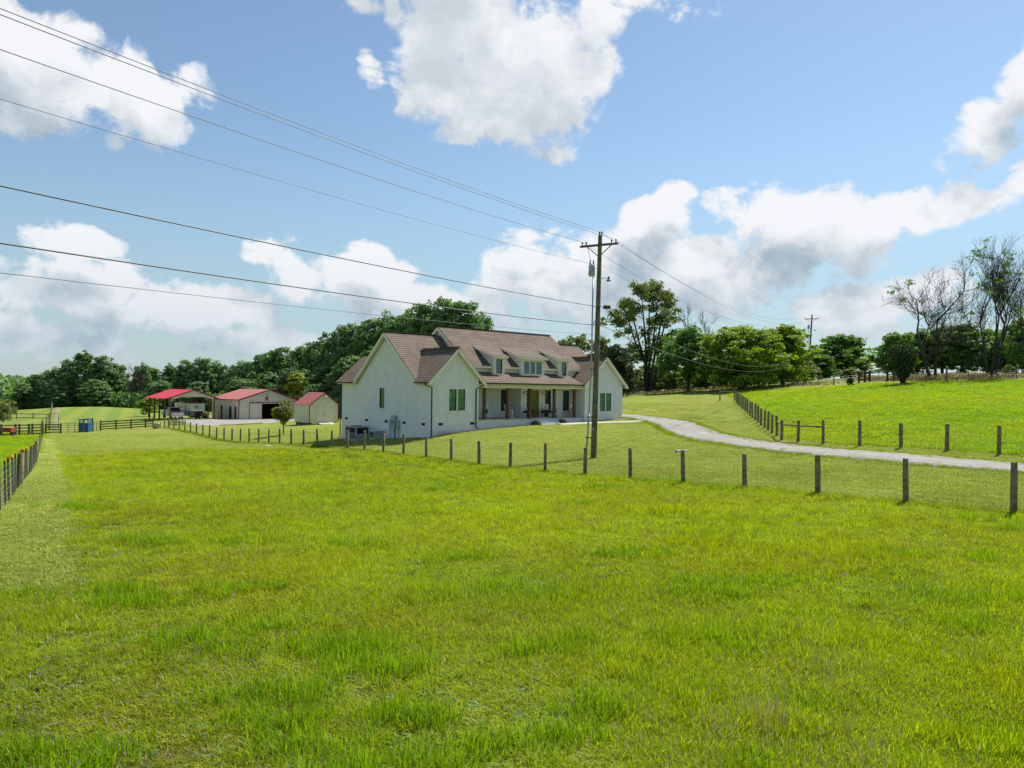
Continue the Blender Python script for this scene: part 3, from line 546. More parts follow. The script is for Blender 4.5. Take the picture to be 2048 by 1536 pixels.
def window(plane, c, s0, s1, z0, z1, sgn, nx=1, nz=2, glassm='glass', frame_m='bronze', recess=.10, trim=0.0, sill=True, mull=.05, vbar=False):
    """a part of the house: frame mesh with panes, sill as sub-parts."""
    def bx(mb, a, b_, e, f, o0, o1):
        o0, o1 = sorted((c+o0*sgn, c+o1*sgn))
        mb.box(o0, o1, a, b_, e, f) if plane == 'a' else mb.box(a, b_, o0, o1, e, f)
    fr = hb(); fw = .055; r0, r1 = recess-.05, recess+.05
    bx(fr, s0, s1, z0, z0+fw, r0, r1); bx(fr, s0, s1, z1-fw, z1, r0, r1); bx(fr, s0, s0+fw, z0+fw, z1-fw, r0, r1); bx(fr, s1-fw, s1, z0+fw, z1-fw, r0, r1)
    wx = (s1-s0-2*fw)/nx; wz = (z1-z0-2*fw)/nz
    for i in range(1, nx): x = s0+fw+wx*i; bx(fr, x-mull/2, x+mull/2, z0+fw, z1-fw, r0+.008, r1)
    for j in range(1, nz):
        z = z0+fw+wz*j; bx(fr, s0+fw, s1-fw, z-.025, z+.025, r0+.012, r1)
    if vbar:
        for i in range(nx): x = s0+fw+wx*(i+.5); bx(fr, x-.012, x+.012, z0+fw, z1-fw, r0+.02, r1)
    f_o = fr.build('window', M[frame_m], house)
    for i in range(nx):
        for j in range(nz):
            p = hb(); bx(p, s0+fw+wx*i, s0+fw+wx*(i+1), z0+fw+wz*j, z0+fw+wz*(j+1), r0+.035, r0+.045); p.build('pane', M[glassm], f_o)
    if sill: p = hb(); bx(p, s0-.06, s1+.06, z0-.09, z0-.003, -.05, recess); p.build('sill', M['brick'] if not trim else M['trim'], f_o)
    if trim:
        p = hb(); bx(p, s0-trim, s0-.002, z0-trim, z1+trim, -.03, recess); bx(p, s1+.002, s1+trim, z0-trim, z1+trim, -.03, recess); bx(p, s0, s1, z1+.002, z1+trim, -.027, recess); p.build('trim', M['trim'], f_o)
    return f_o
BOT = -5.4
# -- walls
m = hb(); wall_openings(m, 'a', 0.0, 0.0, 13.6, BOT, .45, [(6.55, 7.33, -1.6, .03)], .12, 1); m.quad((0, 1.55, .45), (0, 10.95, .45), (0, 6.25, 4.42)); m.build('wall', M['brick'], house)
m = hb(); wall_openings(m, 'b', 0.0, 0.0, 4.6, BOT, .45, [(1.70, 2.42, -1.64, 0.0), (2.54, 3.26, -1.64, 0.0)], .12, 1); m.quad((-.0, 0, .45), (4.6, 0, .45), (4.6, 0, .95), (2.3, 0, 3.05), (0, 0, .95)); m.build('wall', M['brick'], house)
m = hb(); wall_openings(m, 'b', 0.0, 17.0, 22.3, BOT, .45, [(19.08, 19.82, -1.86, -.2), (19.94, 20.68, -1.86, -.2)], .12, 1); m.quad((17.0, 0, .45), (22.3, 0, .45), (22.3, 0, .75), (19.65, 0, 3.05), (17.0, 0, .75)); m.build('wall', M['brick'], house)
m = hb(); wall_openings(m, 'b', 3.2, 4.6, 10.8, -2.6, .5, [(5.0, 5.86, -1.85, 0.0), (9.7, 10.56, -1.85, 0.0)], .12, 1); m.build('wall', M['brick'], house)
m = hb(); wall_openings(m, 'b', 1.8, 10.8, 17.0, -2.6, .5, [(11.48, 12.98, -2.37, .02), (13.72, 14.48, -1.83, 0.0), (16.02, 16.86, -1.83, 0.0)], .12, 1); m.build('wall', M['brick'], house)
for pts in ([(4.6, 0, BOT), (4.6, 3.2, BOT), (4.6, 3.2, .9), (4.6, 0, .9)], [(10.8, 1.8, -2.6), (10.8, 3.2, -2.6), (10.8, 3.2, .5), (10.8, 1.8, .5)], [(17.0, 0, BOT), (17.0, 1.8, BOT), (17.0, 1.8, .75), (17.0, 0, .75)],
            [(22.3, 0, BOT), (22.3, 13.6, BOT), (22.3, 13.6, .45), (22.3, 10.95, .45), (22.3, 6.25, 4.42), (22.3, 1.55, .45), (22.3, 0, .45)], [(0, 13.6, BOT), (22.3, 13.6, BOT), (22.3, 13.6, .45), (4.6, 13.6, .45), (2.3, 13.6, 2.75), (0, 13.6, .45)]):
    m = hb(); m.quad(*pts); m.build('wall', M['brick'], house)
# -- porch base, floor, ceiling, beam, columns, steps
m = hb(); m.box(4.602, 16.998, .25, 3.19, BOT, -2.44); m.build('porch_base', M['brick'], house)
m = hb(); m.box(4.61, 16.99, .18, 3.195, -2.438, -2.38); m.build('porch_floor', M['concrete'], house)
m = hb(); m.box(4.61, 16.99, .08, 3.195, .20, .26); m.build('porch_ceiling', M['trim'], house)
m = hb(); m.box(4.61, 16.99, .14, .44, .15, .47); m.build('porch_beam', M['trim'], house)
for a in (5.43, 7.92, 10.44, 13.38, 15.93):
    c = hb(); c.box(a-.105, a+.105, .19, .40, -2.19, -.0); c.box(a-.14, a+.14, .155, .435, -2.378, -2.19); c.box(a-.13, a+.13, .165, .425, -.0, .148); c.build('column', M['post_stain'], house)
for i, (y0, z1) in enumerate(((-.05, -2.56), (-.38, -2.72), (-.71, -2.88))):
    c = hb(); c.box(11.0, 13.4, y0, .25 if i == 0 else y0+.328, -3.6, z1); c.build('step', M['brick'], house)
# -- roofs: shingled slabs over cream soffit boards
def roof(polys, t_=.10):
    m = hb()
    for p in polys: m.slab(p, t_)
    return m.build('roof', M['shingle'], house)
EV = .55
roof([[(-.36, 1.35, EV), (5.4, 1.35, EV), (5.4, 6.25, 4.62), (-.36, 6.25, 4.62)], [(5.4, 11.15, EV), (-.36, 11.15, EV), (-.36, 6.25, 4.62), (5.4, 6.25, 4.62)]])
roof([[(18.3, 1.35, EV), (22.66, 1.35, EV), (22.66, 6.25, 4.62), (18.3, 6.25, 4.62)], [(22.66, 11.15, EV), (18.3, 11.15, EV), (18.3, 6.25, 4.62), (22.66, 6.25, 4.62)]])
roof([[(-.48, 1.40, .53), (-.48, -.36, .53), (2.3, -.36, 3.24), (2.3, 4.55, 3.24)][::1], [(5.08, -.36, .53), (5.08, 1.40, .53), (2.3, 4.55, 3.24), (2.3, -.36, 3.24)]])
roof([[(16.6, 1.40, .50), (16.6, -.36, .50), (19.65, -.36, 3.24), (19.65, 4.55, 3.24)], [(22.7, -.36, .50), (22.7, 1.40, .50), (19.65, 4.55, 3.24), (19.65, -.36, 3.24)]])
roof([[(-.48, 13.96, .53), (-.48, 11.05, .53), (2.3, 8.2, 2.92), (2.3, 13.96, 2.92)], [(5.08, 11.05, .53), (5.08, 13.96, .53), (2.3, 13.96, 2.92), (2.3, 8.2, 2.92)]])
roof([[(5.0, 1.72, 1.97), (18.7, 1.72, 1.97), (18.7, 6.25, 5.42), (5.0, 6.25, 5.42)], [(18.7, 10.78, 1.97), (5.0, 10.78, 1.97), (5.0, 6.25, 5.42), (18.7, 6.25, 5.42)]])
roof([[(4.95, -.08, .57), (16.75, -.08, .57), (16.75, 2.02, 1.50), (4.95, 2.02, 1.50)]])
roof([[(22.66, 13.96, .5), (5.08, 13.96, .5), (5.08, 11.0, 1.6), (22.66, 11.0, 1.6)]])
m = hb()
for p, q in (((-.36, 6.25, 4.66), (5.0, 6.25, 4.66)), ((5.0, 6.25, 5.46), (18.7, 6.25, 5.46)), ((18.7, 6.25, 4.66), (22.66, 6.25, 4.66)), ((2.3, -.36, 3.28), (2.3, 4.5, 3.28)), ((19.65, -.36, 3.28), (19.65, 4.5, 3.28))): m.beam(p, q, .28, .04)
m.build('ridge_cap', M['shingle'], house)
def rake(p, q, out, wdt=.20, inward=.30):
    """fascia board under a gable edge and the soffit strip behind it"""
    p, q, out = np.array(p), np.array(q), np.array(out, float); d = np.array([0, 0, -.20])
    m = hb(); m.beam(p+d+out*.015, q+d+out*.015, .03, wdt); o = m.build('rake_board', M['trim'], house)
    s = hb(); s.beam(p+d*1.15-out*inward/2, q+d*1.15-out*inward/2, inward, .03); s.build('soffit', M['trim'], o)
rake((-.36, 1.35, EV), (-.36, 6.25, 4.62), (-1, 0, 0)); rake((-.36, 11.15, EV), (-.36, 6.25, 4.62), (-1, 0, 0))
rake((-.48, -.36, .53), (2.3, -.36, 3.24), (0, -1, 0)); rake((5.08, -.36, .53), (2.3, -.36, 3.24), (0, -1, 0))
rake((16.6, -.36, .50), (19.65, -.36, 3.24), (0, -1, 0)); rake((22.7, -.36, .50), (19.65, -.36, 3.24), (0, -1, 0))
rake((5.0, 1.72, 1.97), (5.0, 6.25, 5.42), (-1, 0, 0)); rake((5.0, 10.78, 1.97), (5.0, 6.25, 5.42), (-1, 0, 0))
m = hb(); m.box(-.40, .0, .02, 1.42, .36, .43); m.build('soffit', M['trim'], house)
m = hb(); m.box(-.40, .0, 11.05, 13.9, .36, .43); m.build('soffit', M['trim'], house)
m = hb(); m.box(22.3, 22.66, -.3, 1.3, .33, .40); m.build('soffit', M['trim'], house)
# -- upper storey: gable walls, band under the eave, dormers
for a in (5.3, 18.4):
    m = hb(); m.quad((a, 1.9, .6), (a, 10.6, .6), (a, 10.6, 2.0), (a, 6.25, 5.28), (a, 1.9, 2.0)); m.build('upper_gable', M['siding'], house)
m = hb(); m.quad((5.3, 2.0, 1.3), (18.4, 2.0, 1.3), (18.4, 2.0, 2.1), (5.3, 2.0, 2.1)); m.build('clerestory_wall', M['siding'], house)
m = hb(); m.box(5.0, 18.7, 1.68, 1.715, 1.80, 1.955); m.box(5.3, 18.4, 1.72, 2.0, 1.80, 1.83); m.build('eave_board', M['trim'], house)
def dormer(a0, a1, nwin):
    zf, zb, y1 = 2.80, 3.72, 4.05
    d = hb(); ops = [(a0+.28, a1-.28, 1.36, 2.56)]
    wall_openings(d, 'b', 1.5, a0, a1, 1.1, zf, ops, .10, 1)
    for a in (a0, a1): d.quad((a, 1.5, 1.1), (a, y1, 1.1), (a, y1, zb), (a, 1.5, zf))
    o = d.build('dormer', M['siding'], house)
    r_ = hb(); r_.slab([(a0-.22, 1.25, zf+.06), (a1+.22, 1.25, zf+.06), (a1+.22, y1+.15, zb+.12), (a0-.22, y1+.15, zb+.12)], .07); r_.build('dormer_roof', M['shingle'], o)
    f = hb(); f.box(a0-.22, a1+.22, 1.215, 1.247, zf-.14, zf+.05)
    for s, a in ((-1, a0-.22), (1, a1+.22)):
        f.beam((a+s*.012, 1.26, zf-.055), (a+s*.012, y1, zb-.02), .022, .17)
    f.box(a0-.2, a1+.2, 1.25, 1.5, zf-.13, zf-.10); f.build('dormer_fascia', M['trim'], o)
    window('b', 1.5, a0+.28, a1-.28, 1.36, 2.56, 1, nx=nwin, nz=1, glassm='dark_glass', frame_m='white' if nwin > 1 else 'bronze', recess=.07, trim=.10, sill=True, mull=.12)
dormer(7.36, 8.61, 1); dormer(10.53, 13.3, 3); dormer(15.18, 16.38, 1)
# -- windows and door
window('a', 0.0, 6.55, 7.33, -1.6, .03, 1, 1, 1, 'dark_glass')
for s in (1.70, 2.54): window('b', 0.0, s, s+.72, -1.64, 0.0, 1, 1, 2, 'curtain_glass', vbar=True)
for s in (19.08, 19.94): window('b', 0.0, s, s+.74, -1.86, -.2, 1, 1, 2, 'curtain_glass')
for s in (5.0, 9.7): window('b', 3.2, s, s+.86, -1.85, 0.0, 1, 1, 2)
for s, e in ((13.72, 14.48), (16.02, 16.86)): window('b', 1.8, s, e, -1.83, 0.0, 1, 1, 2, 'glass' if s < 15 else 'dark_glass')
d = hb(); d.box(11.48, 11.55, 1.82, 1.92, -2.37, .02); d.box(12.91, 12.98, 1.82, 1.92, -2.37, .02); d.box(11.55, 12.91, 1.82, 1.92, -.05, .02); d.box(11.95, 12.02, 1.83, 1.92, -2.37, -.05)
d.box(12.02, 12.91, 1.87, 1.92, -2.37, -1.55); d.box(12.02, 12.16, 1.87, 1.92, -1.55, -.05); d.box(12.77, 12.91, 1.87, 1.92, -1.55, -.05); d.box(12.16, 12.77, 1.87, 1.92, -.2, -.05); d.box(11.55, 11.95, 1.87, 1.92, -2.37, -1.55)
do = d.build('front_door', M['door_wood'], house, label='varnished wood front door with tall glass light and side light')
for x0, x1 in ((12.16, 12.77), (11.55, 11.95)): p = hb(); p.box(x0, x1, 1.895, 1.905, -1.55, -.2 if x0 > 12 else -.05); p.build('pane', M['glass'], do)
p = hb(); p.tube([(12.22, 1.84, -1.45), (12.22, 1.80, -1.4), (12.22, 1.80, -1.2), (12.22, 1.84, -1.15)], .014, 6); p.build('handle', M['bronze'], do)
for a in (11.12, 13.40):
    p = hb(); p.tube([(a, 1.79, -.20), (a, 1.62, -.08), (a, 1.46, -.12), (a, 1.40, -.30)], .018, 6); p.lathe([(.05, 0), (.10, .05), (.19, -.03), (.02, .06)][:3], (a, 1.40, -.42), 10); p.box(a-.06, a+.06, 1.77, 1.798, -.28, -.14); p.build('wall_lamp', M['bronze'], house)
# -- gutters, downspouts, foundation vents, crawl door
def gutter(x0, x1, y0, y1, z): m = hb(); m.box(x0, x1, y0, y1, z-.12, z); return m.build('gutter', M['bronze'], house)
gutter(-.62, -.485, -.30, 1.44, .545); gutter(-.62, -.485, 11.06, 14.0, .545); gutter(4.9, 16.8, -.22, -.085, .575); gutter(22.705, 22.84, -.3, 1.4, .52)
def spout(pts): m = hb(); m.tube(pts, .05, 6); return m.build('downspout', M['bronze'], house)
spout([(-.55, .10, .44), (-.50, .06, .30), (.02, -.07, .12), (.02, -.07, -3.50), (-.10, -.28, -3.58)])
spout([(5.0, -.15, .46), (4.9, -.16, .30), (4.30, -.07, .02), (4.30, -.07, -2.95), (4.42, -.22, -3.04)])
spout([(-.55, 13.85, .44), (-.10, 13.72, .22), (-.08, 13.70, -4.40), (-.25, 13.75, -4.5)])
for b_ in (12.76, 9.3, 6.21, 3.58, .94): v = hb(); v.box(-.02, .03, b_-.2, b_+.2, -2.78, -2.58); v.build('foundation_vent', M['black'], house)
for a in (.91, 3.98): v = hb(); v.box(a-.2, a+.2, -.02, .03, -2.76, -2.56); v.build('foundation_vent', M['black'], house)
d = hb(); d.box(-.025, .03, 10.35, 11.10, -4.6, -2.72); do = d.build('crawl_door', M['white'], house, label='small white access door low in the gable wall')
f = hb(); f.box(-.045, .03, 11.105, 11.20, -4.6, -2.62); f.box(-.045, .03, 10.25, 11.105, -2.715, -2.62); f.build('frame', M['white'], do)
p = hb(); p.lathe([(.03, -.03), (.03, .03)], (-.05, 10.5, -3.6), 6); p.build('handle', M['black'], do)
def hw(a, b_, z=None):
    x, y = HO+hu*a+hv*b_; return (x, y, gz(x, y) if z is None else z+CAMZ)
# ---------------------------------------------------------------- things around the house
def ac_unit():
    p = hw(-1.15, 8.9); o = thing('heat_pump', 'grey packaged heat pump unit standing against the shaded gable wall', 'heat pump', p, HA)
    m = MB(); m.box(-.65, .65, -1.0, 1.0, -.25, .08); m.build('base_pad', M['concrete'], o)
    m = MB(); m.box(-.58, .58, -.9, .9, .08, 1.12); m.build('cabinet', M['grey_box'], o)
    m = MB(); m.box(-.61, .61, -.93, .93, 1.122, 1.18); m.build('top_panel', M['grey_box'], o)
    m = MB(); m.box(-.60, -.583, -.75, .15, .66, 1.08); m.build('louvre', M['black'], o); m = MB(); m.box(-.60, -.583, .3, .8, .6, 1.08); m.build('louvre', M['black'], o)
    m = MB(); m.box(-.5, .5, -.92, -.903, .6, 1.06); m.build('louvre', M['black'], o)
    for k in range(3): m = MB(); m.box(-.595, -.582, -.8, .1, .14+.16*k, .27+.16*k); m.build('panel', M['darksteel'], o)
    m = MB(); m.lathe([(.42, 1.181), (.40, 1.23), (.05, 1.24)], (0, 0, 0), 16); m.build('fan_guard', M['darksteel'], o)
    p = hw(-.6, 6.75); o = thing('condenser_box', 'small grey equipment box between heat pump and meters', 'equipment box', p, HA)
    m = MB(); m.box(-.4, .4, -.4, .4, -.25, .72); m.build('cabinet', M['grey_box'], o); m = MB(); m.box(-.42, .42, -.42, .42, .722, .76); m.build('lid', M['white'], o); m = MB(); m.box(-.41, -.402, -.3, .3, .2, .6); m.build('louvre', M['darksteel'], o)
ac_unit()
p = hw(0, 4.85); z0 = p[2]
o = thing('electric_meter_panel', 'grey electric meter boxes with conduits on the gable wall', 'electric meter', p, HA); q = CAMZ-z0
for (y0, y1, za_, zb_, dx, nm) in ((-.28, .28, -3.18, -2.15, -.24, 'meter_box'), (.32, .72, -3.1, -2.45, -.15, 'breaker_box'), (-.72, -.32, -3.15, -2.5, -.15, 'breaker_box')):
    m = MB(q); m.box(dx, -.01, y0, y1, za_, zb_); m.build(nm, M['grey_box'], o)
m = MB(q); m.lathe([(.13, 0), (.13, .06), (.08, .1)], (-.30, 0, -2.72), 10); m.build('meter_dial', M['glass'], o)
for y, r_ in ((0.0, .09), (.62, .035), (-.62, .035)): m = MB(q); m.tube([(-.1, y, -3.12), (-.1, y, -4.6)], r_, 8); m.build('conduit', M['grey_box'], o)
def rocking_chair(label, a, b_, rz, cushion=None):
    x, y, _ = hw(a, b_); o = thing('rocking_chair', label, 'chair', (x, y, CAMZ-2.378), HA+rz, 'rocking chairs on the porch')
    for s in (-.26, .26):
        m = MB(); m.tube([(s, -.42, .09), (s, -.2, .03), (s, .1, .02), (s, .42, .06), (s, .6, .13)], .03, 5); m.build('rocker', M['white'], o)
        m = MB(); m.tube([(s, -.25, .04), (s, -.25, .66)], .032, 5); m.build('leg', M['white'], o)
        m = MB(); m.tube([(s, .2, .03), (s, .26, .5), (s, .42, 1.16)], .034, 5); m.build('back_post', M['white'], o)
        m = MB(); m.box(s-.045, s+.045, -.3, .3, .66, .69); m.build('arm', M['white'], o)
    for k in range(6): m = MB(); m.box(-.26, .26, -.26+.085*k, -.2+.085*k, .40, .42); m.build('seat_slat', M['white'], o)
    for k in range(6): x_ = -.2+.08*k; m = MB(); m.beam((x_, .27, .46), (x_, .41, 1.08), .06, .02, (0, 1, 0)); m.build('back_slat', M['white'], o)
    for z in (1.12, .48): m = MB(); m.box(-.26, .26, .39 if z > 1 else .24, .43 if z > 1 else .28, z-.04, z+.04); m.build('back_rail', M['white'], o)
    if cushion: m = MB(); m.obox((0, .22, .62), (.2, 0, 0), (0, .05, .0), (0, .05, .18)); m.build('cushion', M[cushion], o)
M['cush_brown'] = mat('brown_cushion', (.22, .10, .05), .9); M['cush_black'] = mat('black_cushion', (.02, .02, .02), .9)
rocking_chair('white rocking chair with a black throw beside the first brown porch column', 6.15, .95, -.4, 'cush_black')
rocking_chair('white rocking chair behind the porch column left of the ferns', 8.75, 1.0, .9)
rocking_chair('white rocking chair leaning back behind the fern right of the door', 13.35, 1.25, -.6)
rocking_chair('white rocking chair with brown cushion beside the fourth porch column', 14.3, .8, .35, 'cush_brown')
rocking_chair('white rocking chair with brown cushion at the far end of the porch', 16.55, .72, .35, 'cush_brown')
M['fern'] = leafy('fern_leaf', (.03, .075, .02), (.06, .12, .03), .3)
def leaf_mesh(name, centers, size, count, material, seed, outward=None, flat=.0, stretch=1.6):
    r = np.random.default_rng(seed); C_ = np.repeat(np.asarray(centers, float), 1, 0); n = len(C_)
    nrm = r.normal(size=(n, 3)); nrm[:, 2] = np.abs(nrm[:, 2])*.8+flat
    if outward is not None: nrm += outward*.9
    nrm /= np.linalg.norm(nrm, axis=1, keepdims=True)
    a = np.cross(nrm, r.normal(size=(n, 3))); a /= np.linalg.norm(a, axis=1, keepdims=True)+1e-9; b_ = np.cross(nrm, a)
    s = (size*r.uniform(.55, 1.25, n))[:, None]; L, W_ = a*s*stretch*.5, b_*s*.5
    V = np.stack([C_-L, C_+W_-L*.15+nrm*s*.12, C_+L, C_-W_-L*.15+nrm*s*.12], 1).reshape(-1, 3)
    m = bpy.data.meshes.new(name); m.vertices.add(4*n); m.vertices.foreach_set('co', V.astype(np.float32).ravel())
    m.loops.add(4*n); m.loops.foreach_set('vertex_index', np.arange(4*n, dtype=np.int32)); m.polygons.add(n)
    m.polygons.foreach_set('loop_start', np.arange(0, 4*n, 4, dtype=np.int32)); m.polygons.foreach_set('loop_total', np.full(n, 4, np.int32)); m.update(calc_edges=True); m.validate()
    m.materials.append(material); return m
def fern(label, a, b_):
    x, y, _ = hw(a, b_); o = thing('potted_fern', label, 'potted fern', (x, y, CAMZ-2.378))
    m = MB(); m.lathe([(.16, 0), (.22, .3), (.24, .34)], (0, 0, 0), 10); m.build('pot', M['darksteel'], o)
    r = np.random.default_rng(int(a*10)); pts = []
    for _ in range(46):
        an = r.uniform(0, 6.28); ln = r.uniform(.35, .62); up = r.uniform(.15, .55)
        for k in range(9): s = k/8; pts.append((math.cos(an)*ln*s, math.sin(an)*ln*s, .36+up*s*(1.9-1.7*s)))
    obj_from_mesh('fronds', leaf_mesh('fronds', np.array(pts), .10, 0, M['fern'], 5), o)
fern('large green potted fern left of the wooden front door', 11.05, 1.05); fern('large green potted fern right of the wooden front door', 13.15, 1.0)
def low_bush(label, a, b_, s):
    p = hw(a, b_); o = thing('garden_shrub', label, 'shrub', p); r = np.random.default_rng(int(a*7)); q = r.normal(size=(420, 3)); q /= np.linalg.norm(q, axis=1, keepdims=True); q *= s*r.uniform(.55, 1.05, (420, 1)); q[:, 2] = np.abs(q[:, 2])*.8+.05
    obj_from_mesh('foliage', leaf_mesh('foliage', q, .09, 0, M['fern'], 6, q), o); m = MB(); m.tube([(0, 0, -.1), (0, 0, .25)], .03, 5); m.build('stem', M['bark'], o)
low_bush('small dark shrub at the near side of the porch steps', 10.6, -.35, .42); low_bush('small dark shrub at the far side of the porch steps', 13.8, -.35, .40)
m = MB(); x, y, _ = hw(12.3, .62); m.box(-.5, .5, -.3, .3, 0, .025); o = m.build('door_mat', M['white']); o.location = (x, y, CAMZ-2.378); o.rotation_euler = (0, 0, HA); tag(o, 'pale door mat on the porch before the front door', 'mat')
# ================================================================ barn, carport, shed
M['cream_metal'] = siding('cream_ribbed_metal', (.68, .62, .49), .23, 'xy'); M['red_metal'] = siding('red_ribbed_roof_metal', (.40, .115, .105), .23, 1); M['red_metal_new'] = siding('bright_red_roof_metal', (.50, .022, .04), .23, 1); M['red_trim'] = mat('red_metal_trim', (.26, .035, .035), .5, .08)
def place(px, py, Y): p = at(px, py, Y); return (p[0], p[1], gz(p[0], p[1]))
def building(name, label, cat, x, y, zbase): return thing(name, label, cat, (x, y, zbase), HA)
bx_, by_ = at(477, 839.7, 122)[:2]; bz = at(477, 839.7, 122)[2]
barn = building('barn', 'cream metal barn with red roof, star and open sliding door', 'barn', bx_, by_, bz)
W_, D_, E_, RG = 10.4, 12.6, 3.44, 5.12
m = MB(); wall_openings(m, 'b', 0, 0, W_, -.6, E_, [(3.9, 7.2, -.6, 2.72)], .15, 1); m.quad((0, 0, E_), (W_, 0, E_), (W_/2, 0, RG)); m.build('front_wall', M['cream_metal'], barn)
m = MB(); wall_openings(m, 'a', 0, 0, D_, -.6, E_, [(1.0, 2.1, -.5, 2.2), (3.2, 4.5, -.5, 2.2), (7.4, 8.6, -.5, 2.2)], .15, 1); m.quad((W_, 0, -.6), (W_, D_, -.6), (W_, D_, E_), (W_, 0, E_)); m.quad((0, D_, -.6), (W_, D_, -.6), (W_, D_, E_), (W_/2, D_, RG), (0, D_, E_)); m.build('wall', M['cream_metal'], barn)
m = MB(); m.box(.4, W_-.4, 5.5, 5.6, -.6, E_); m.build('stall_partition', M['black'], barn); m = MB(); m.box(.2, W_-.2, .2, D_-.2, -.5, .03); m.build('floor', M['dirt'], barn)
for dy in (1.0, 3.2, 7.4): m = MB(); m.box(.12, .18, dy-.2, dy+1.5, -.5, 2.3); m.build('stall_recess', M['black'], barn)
for k, (a, b2) in enumerate((((-.25, -.25, E_-.08), (W_/2, -.25, RG+.08)), ((W_+.25, -.25, E_-.08), (W_/2, -.25, RG+.08)))):
    s = [(-.28, -.25, E_), (-.28, D_+.25, E_), (W_/2, D_+.25, RG+.1), (W_/2, -.25, RG+.1)]; s2 = [(W_+.28, D_+.25, E_), (W_+.28, -.25, E_), (W_/2, -.25, RG+.1), (W_/2, D_+.25, RG+.1)]
    m = MB(); m.slab([s[1], s[0], s[3], s[2]] if k == 0 else [s2[1], s2[0], s2[3], s2[2]], .06); m.build('roof', M['red_metal'], barn)
    m = MB(); m.beam((np.array(a)+(0, -.02, -.06)), (np.array(b2)+(0, -.02, -.06)), .04, .16); m.build('rake_trim', M['red_trim'], barn)
for x_ in (0, W_): m = MB(); m.box(x_-.09 if x_ else -.03, x_+.03 if x_ else .12, -.03, .06, -.6, E_); m.build('corner_trim', M['red_trim'], barn)
m = MB(); m.box(-.034, -.002, .14, D_, E_-.16, E_-.02); m.build('eave_trim', M['red_trim'], barn)
m = MB(); m.box(1.9, 3.95, -.12, -.06, -.15, 2.78); d = m.build('sliding_door', M['cream_metal'], barn)
m = MB(); m.box(1.82, 1.9, -.13, -.05, -.15, 2.86); m.box(3.95, 4.03, -.13, -.05, -.15, 2.86); m.box(1.9, 3.95, -.13, -.05, 2.782, 2.86); m.build('frame', M['red_trim'], d)
m = MB(); m.box(1.8, 7.4, -.16, -.131, 2.87, 2.97); m.build('door_track', M['red_trim'], barn)
star = [(W_/2-.35+(.46 if k % 2 == 0 else .19)*math.sin(k*math.pi/5), 3.62+(.46 if k % 2 == 0 else .19)*math.cos(k*math.pi/5)) for k in range(10)]
m = MB(); m.prism(star, 1, -.09, -.02); m.build('star', M['red_trim'], barn, label='rust red five-pointed star above the barn door')
for nm, (x_, y_, z_) in (('wall_lamp', (W_/2-.2, -.1, 4.35)), ('wall_lamp', (-.1, 3.4, 2.95))): m = MB(); m.box(x_-.14, x_+.14, y_-.1, y_+.08, z_-.04, z_+.05); m.build(nm, M['darksteel'], barn)
cx_, cy_, cz = at(340, 838, 118); cz -= 0
car = building('carport', 'open carport with bright red roof on tall timber posts', 'carport', cx_, cy_, cz); W2, D2, E2, R2 = 7.05, 11.6, 3.62, 4.85
CP = (M['wood_post'], car)
M['carport_post'] = mat('treated_timber', (.20, .12, .07), .85, .25, 5)
for k in range(5):
    for x_ in (0, W2):
        y_ = k*D2/4; wx_, wy_ = np.array([cx_, cy_])+hu*x_+hv*y_; zb_ = gz(wx_, wy_)-cz
        m = MB(); m.box(x_-.11, x_+.11, y_-.11, y_+.11, zb_-.3, E2-.1); m.build('post', M['carport_post'], car)
m = MB(); m.add([(0, -.14, E2-.5), (1.7, -.14, 3.62), (5.35, -.14, 3.62), (W2, -.14, E2-.5), (W2, -.14, E2-.02), (W2/2, -.14, R2-.04), (0, -.14, E2-.02)], [(0, 1, 6), (1, 5, 6), (1, 2, 5), (2, 4, 5), (2, 3, 4)]); m.build('gable_panel', M['cream_metal'], car)
m = MB(); m.quad((0, D2, 3.3), (W2, D2, 3.3), (W2, D2, E2-.02), (W2/2, D2, R2-.04), (0, D2, E2-.02)); m.build('gable_panel', M['cream_metal'], car)
for x_ in (-.04, W2+.04): m = MB(); m.box(x_-.04, x_+.04, -.1, D2, E2-.28, E2-.03); m.build('eave_beam', M['carport_post'], car)
for s in (0, 1):
    ex = -.75 if s == 0 else W2+.75; ez = E2-.26; q = [(ex, D2+.4, ez), (ex, -.4, ez), (W2/2, -.4, R2), (W2/2, D2+.4, R2)]
    m = MB(); m.slab(q if s == 0 else q[::-1], .05); m.build('roof', M['red_metal_new'], car)
    m = MB(); m.beam((ex, -.42, ez-.06), (W2/2, -.42, R2-.06), .04, .16); m.build('rake_trim', M['red_trim'], car)
for x_ in (0, W2): m = MB(); m.box(x_-.13, x_+.13, -.16, -.112, E2-.55, E2-.05); m.build('post_cap', M['red_trim'], car)
sx_, sy_, sz = at(618.5, 847.5, 92)
shed = building('garden_shed', 'small cream shed with red roof and double doors beside the barn', 'shed', sx_, sy_, sz+.1); W3, D3, E3, R3 = 4.05, 4.3, 2.38, 3.85
m = MB(); m.quad((0, 0, 0), (W3, 0, 0), (W3, 0, E3), (W3/2, 0, R3), (0, 0, E3)); m.quad((0, 0, 0), (0, D3, 0), (0, D3, E3), (0, 0, E3)); m.quad((W3, 0, 0), (W3, D3, 0), (W3, D3, E3), (W3, 0, E3)); m.quad((0, D3, 0), (W3, D3, 0), (W3, D3, E3), (W3/2, D3, R3), (0, D3, E3)); m.quad((0, 0, 0), (W3, 0, 0), (W3, D3, 0), (0, D3, 0)); m.build('wall', M['cream_metal'], shed)
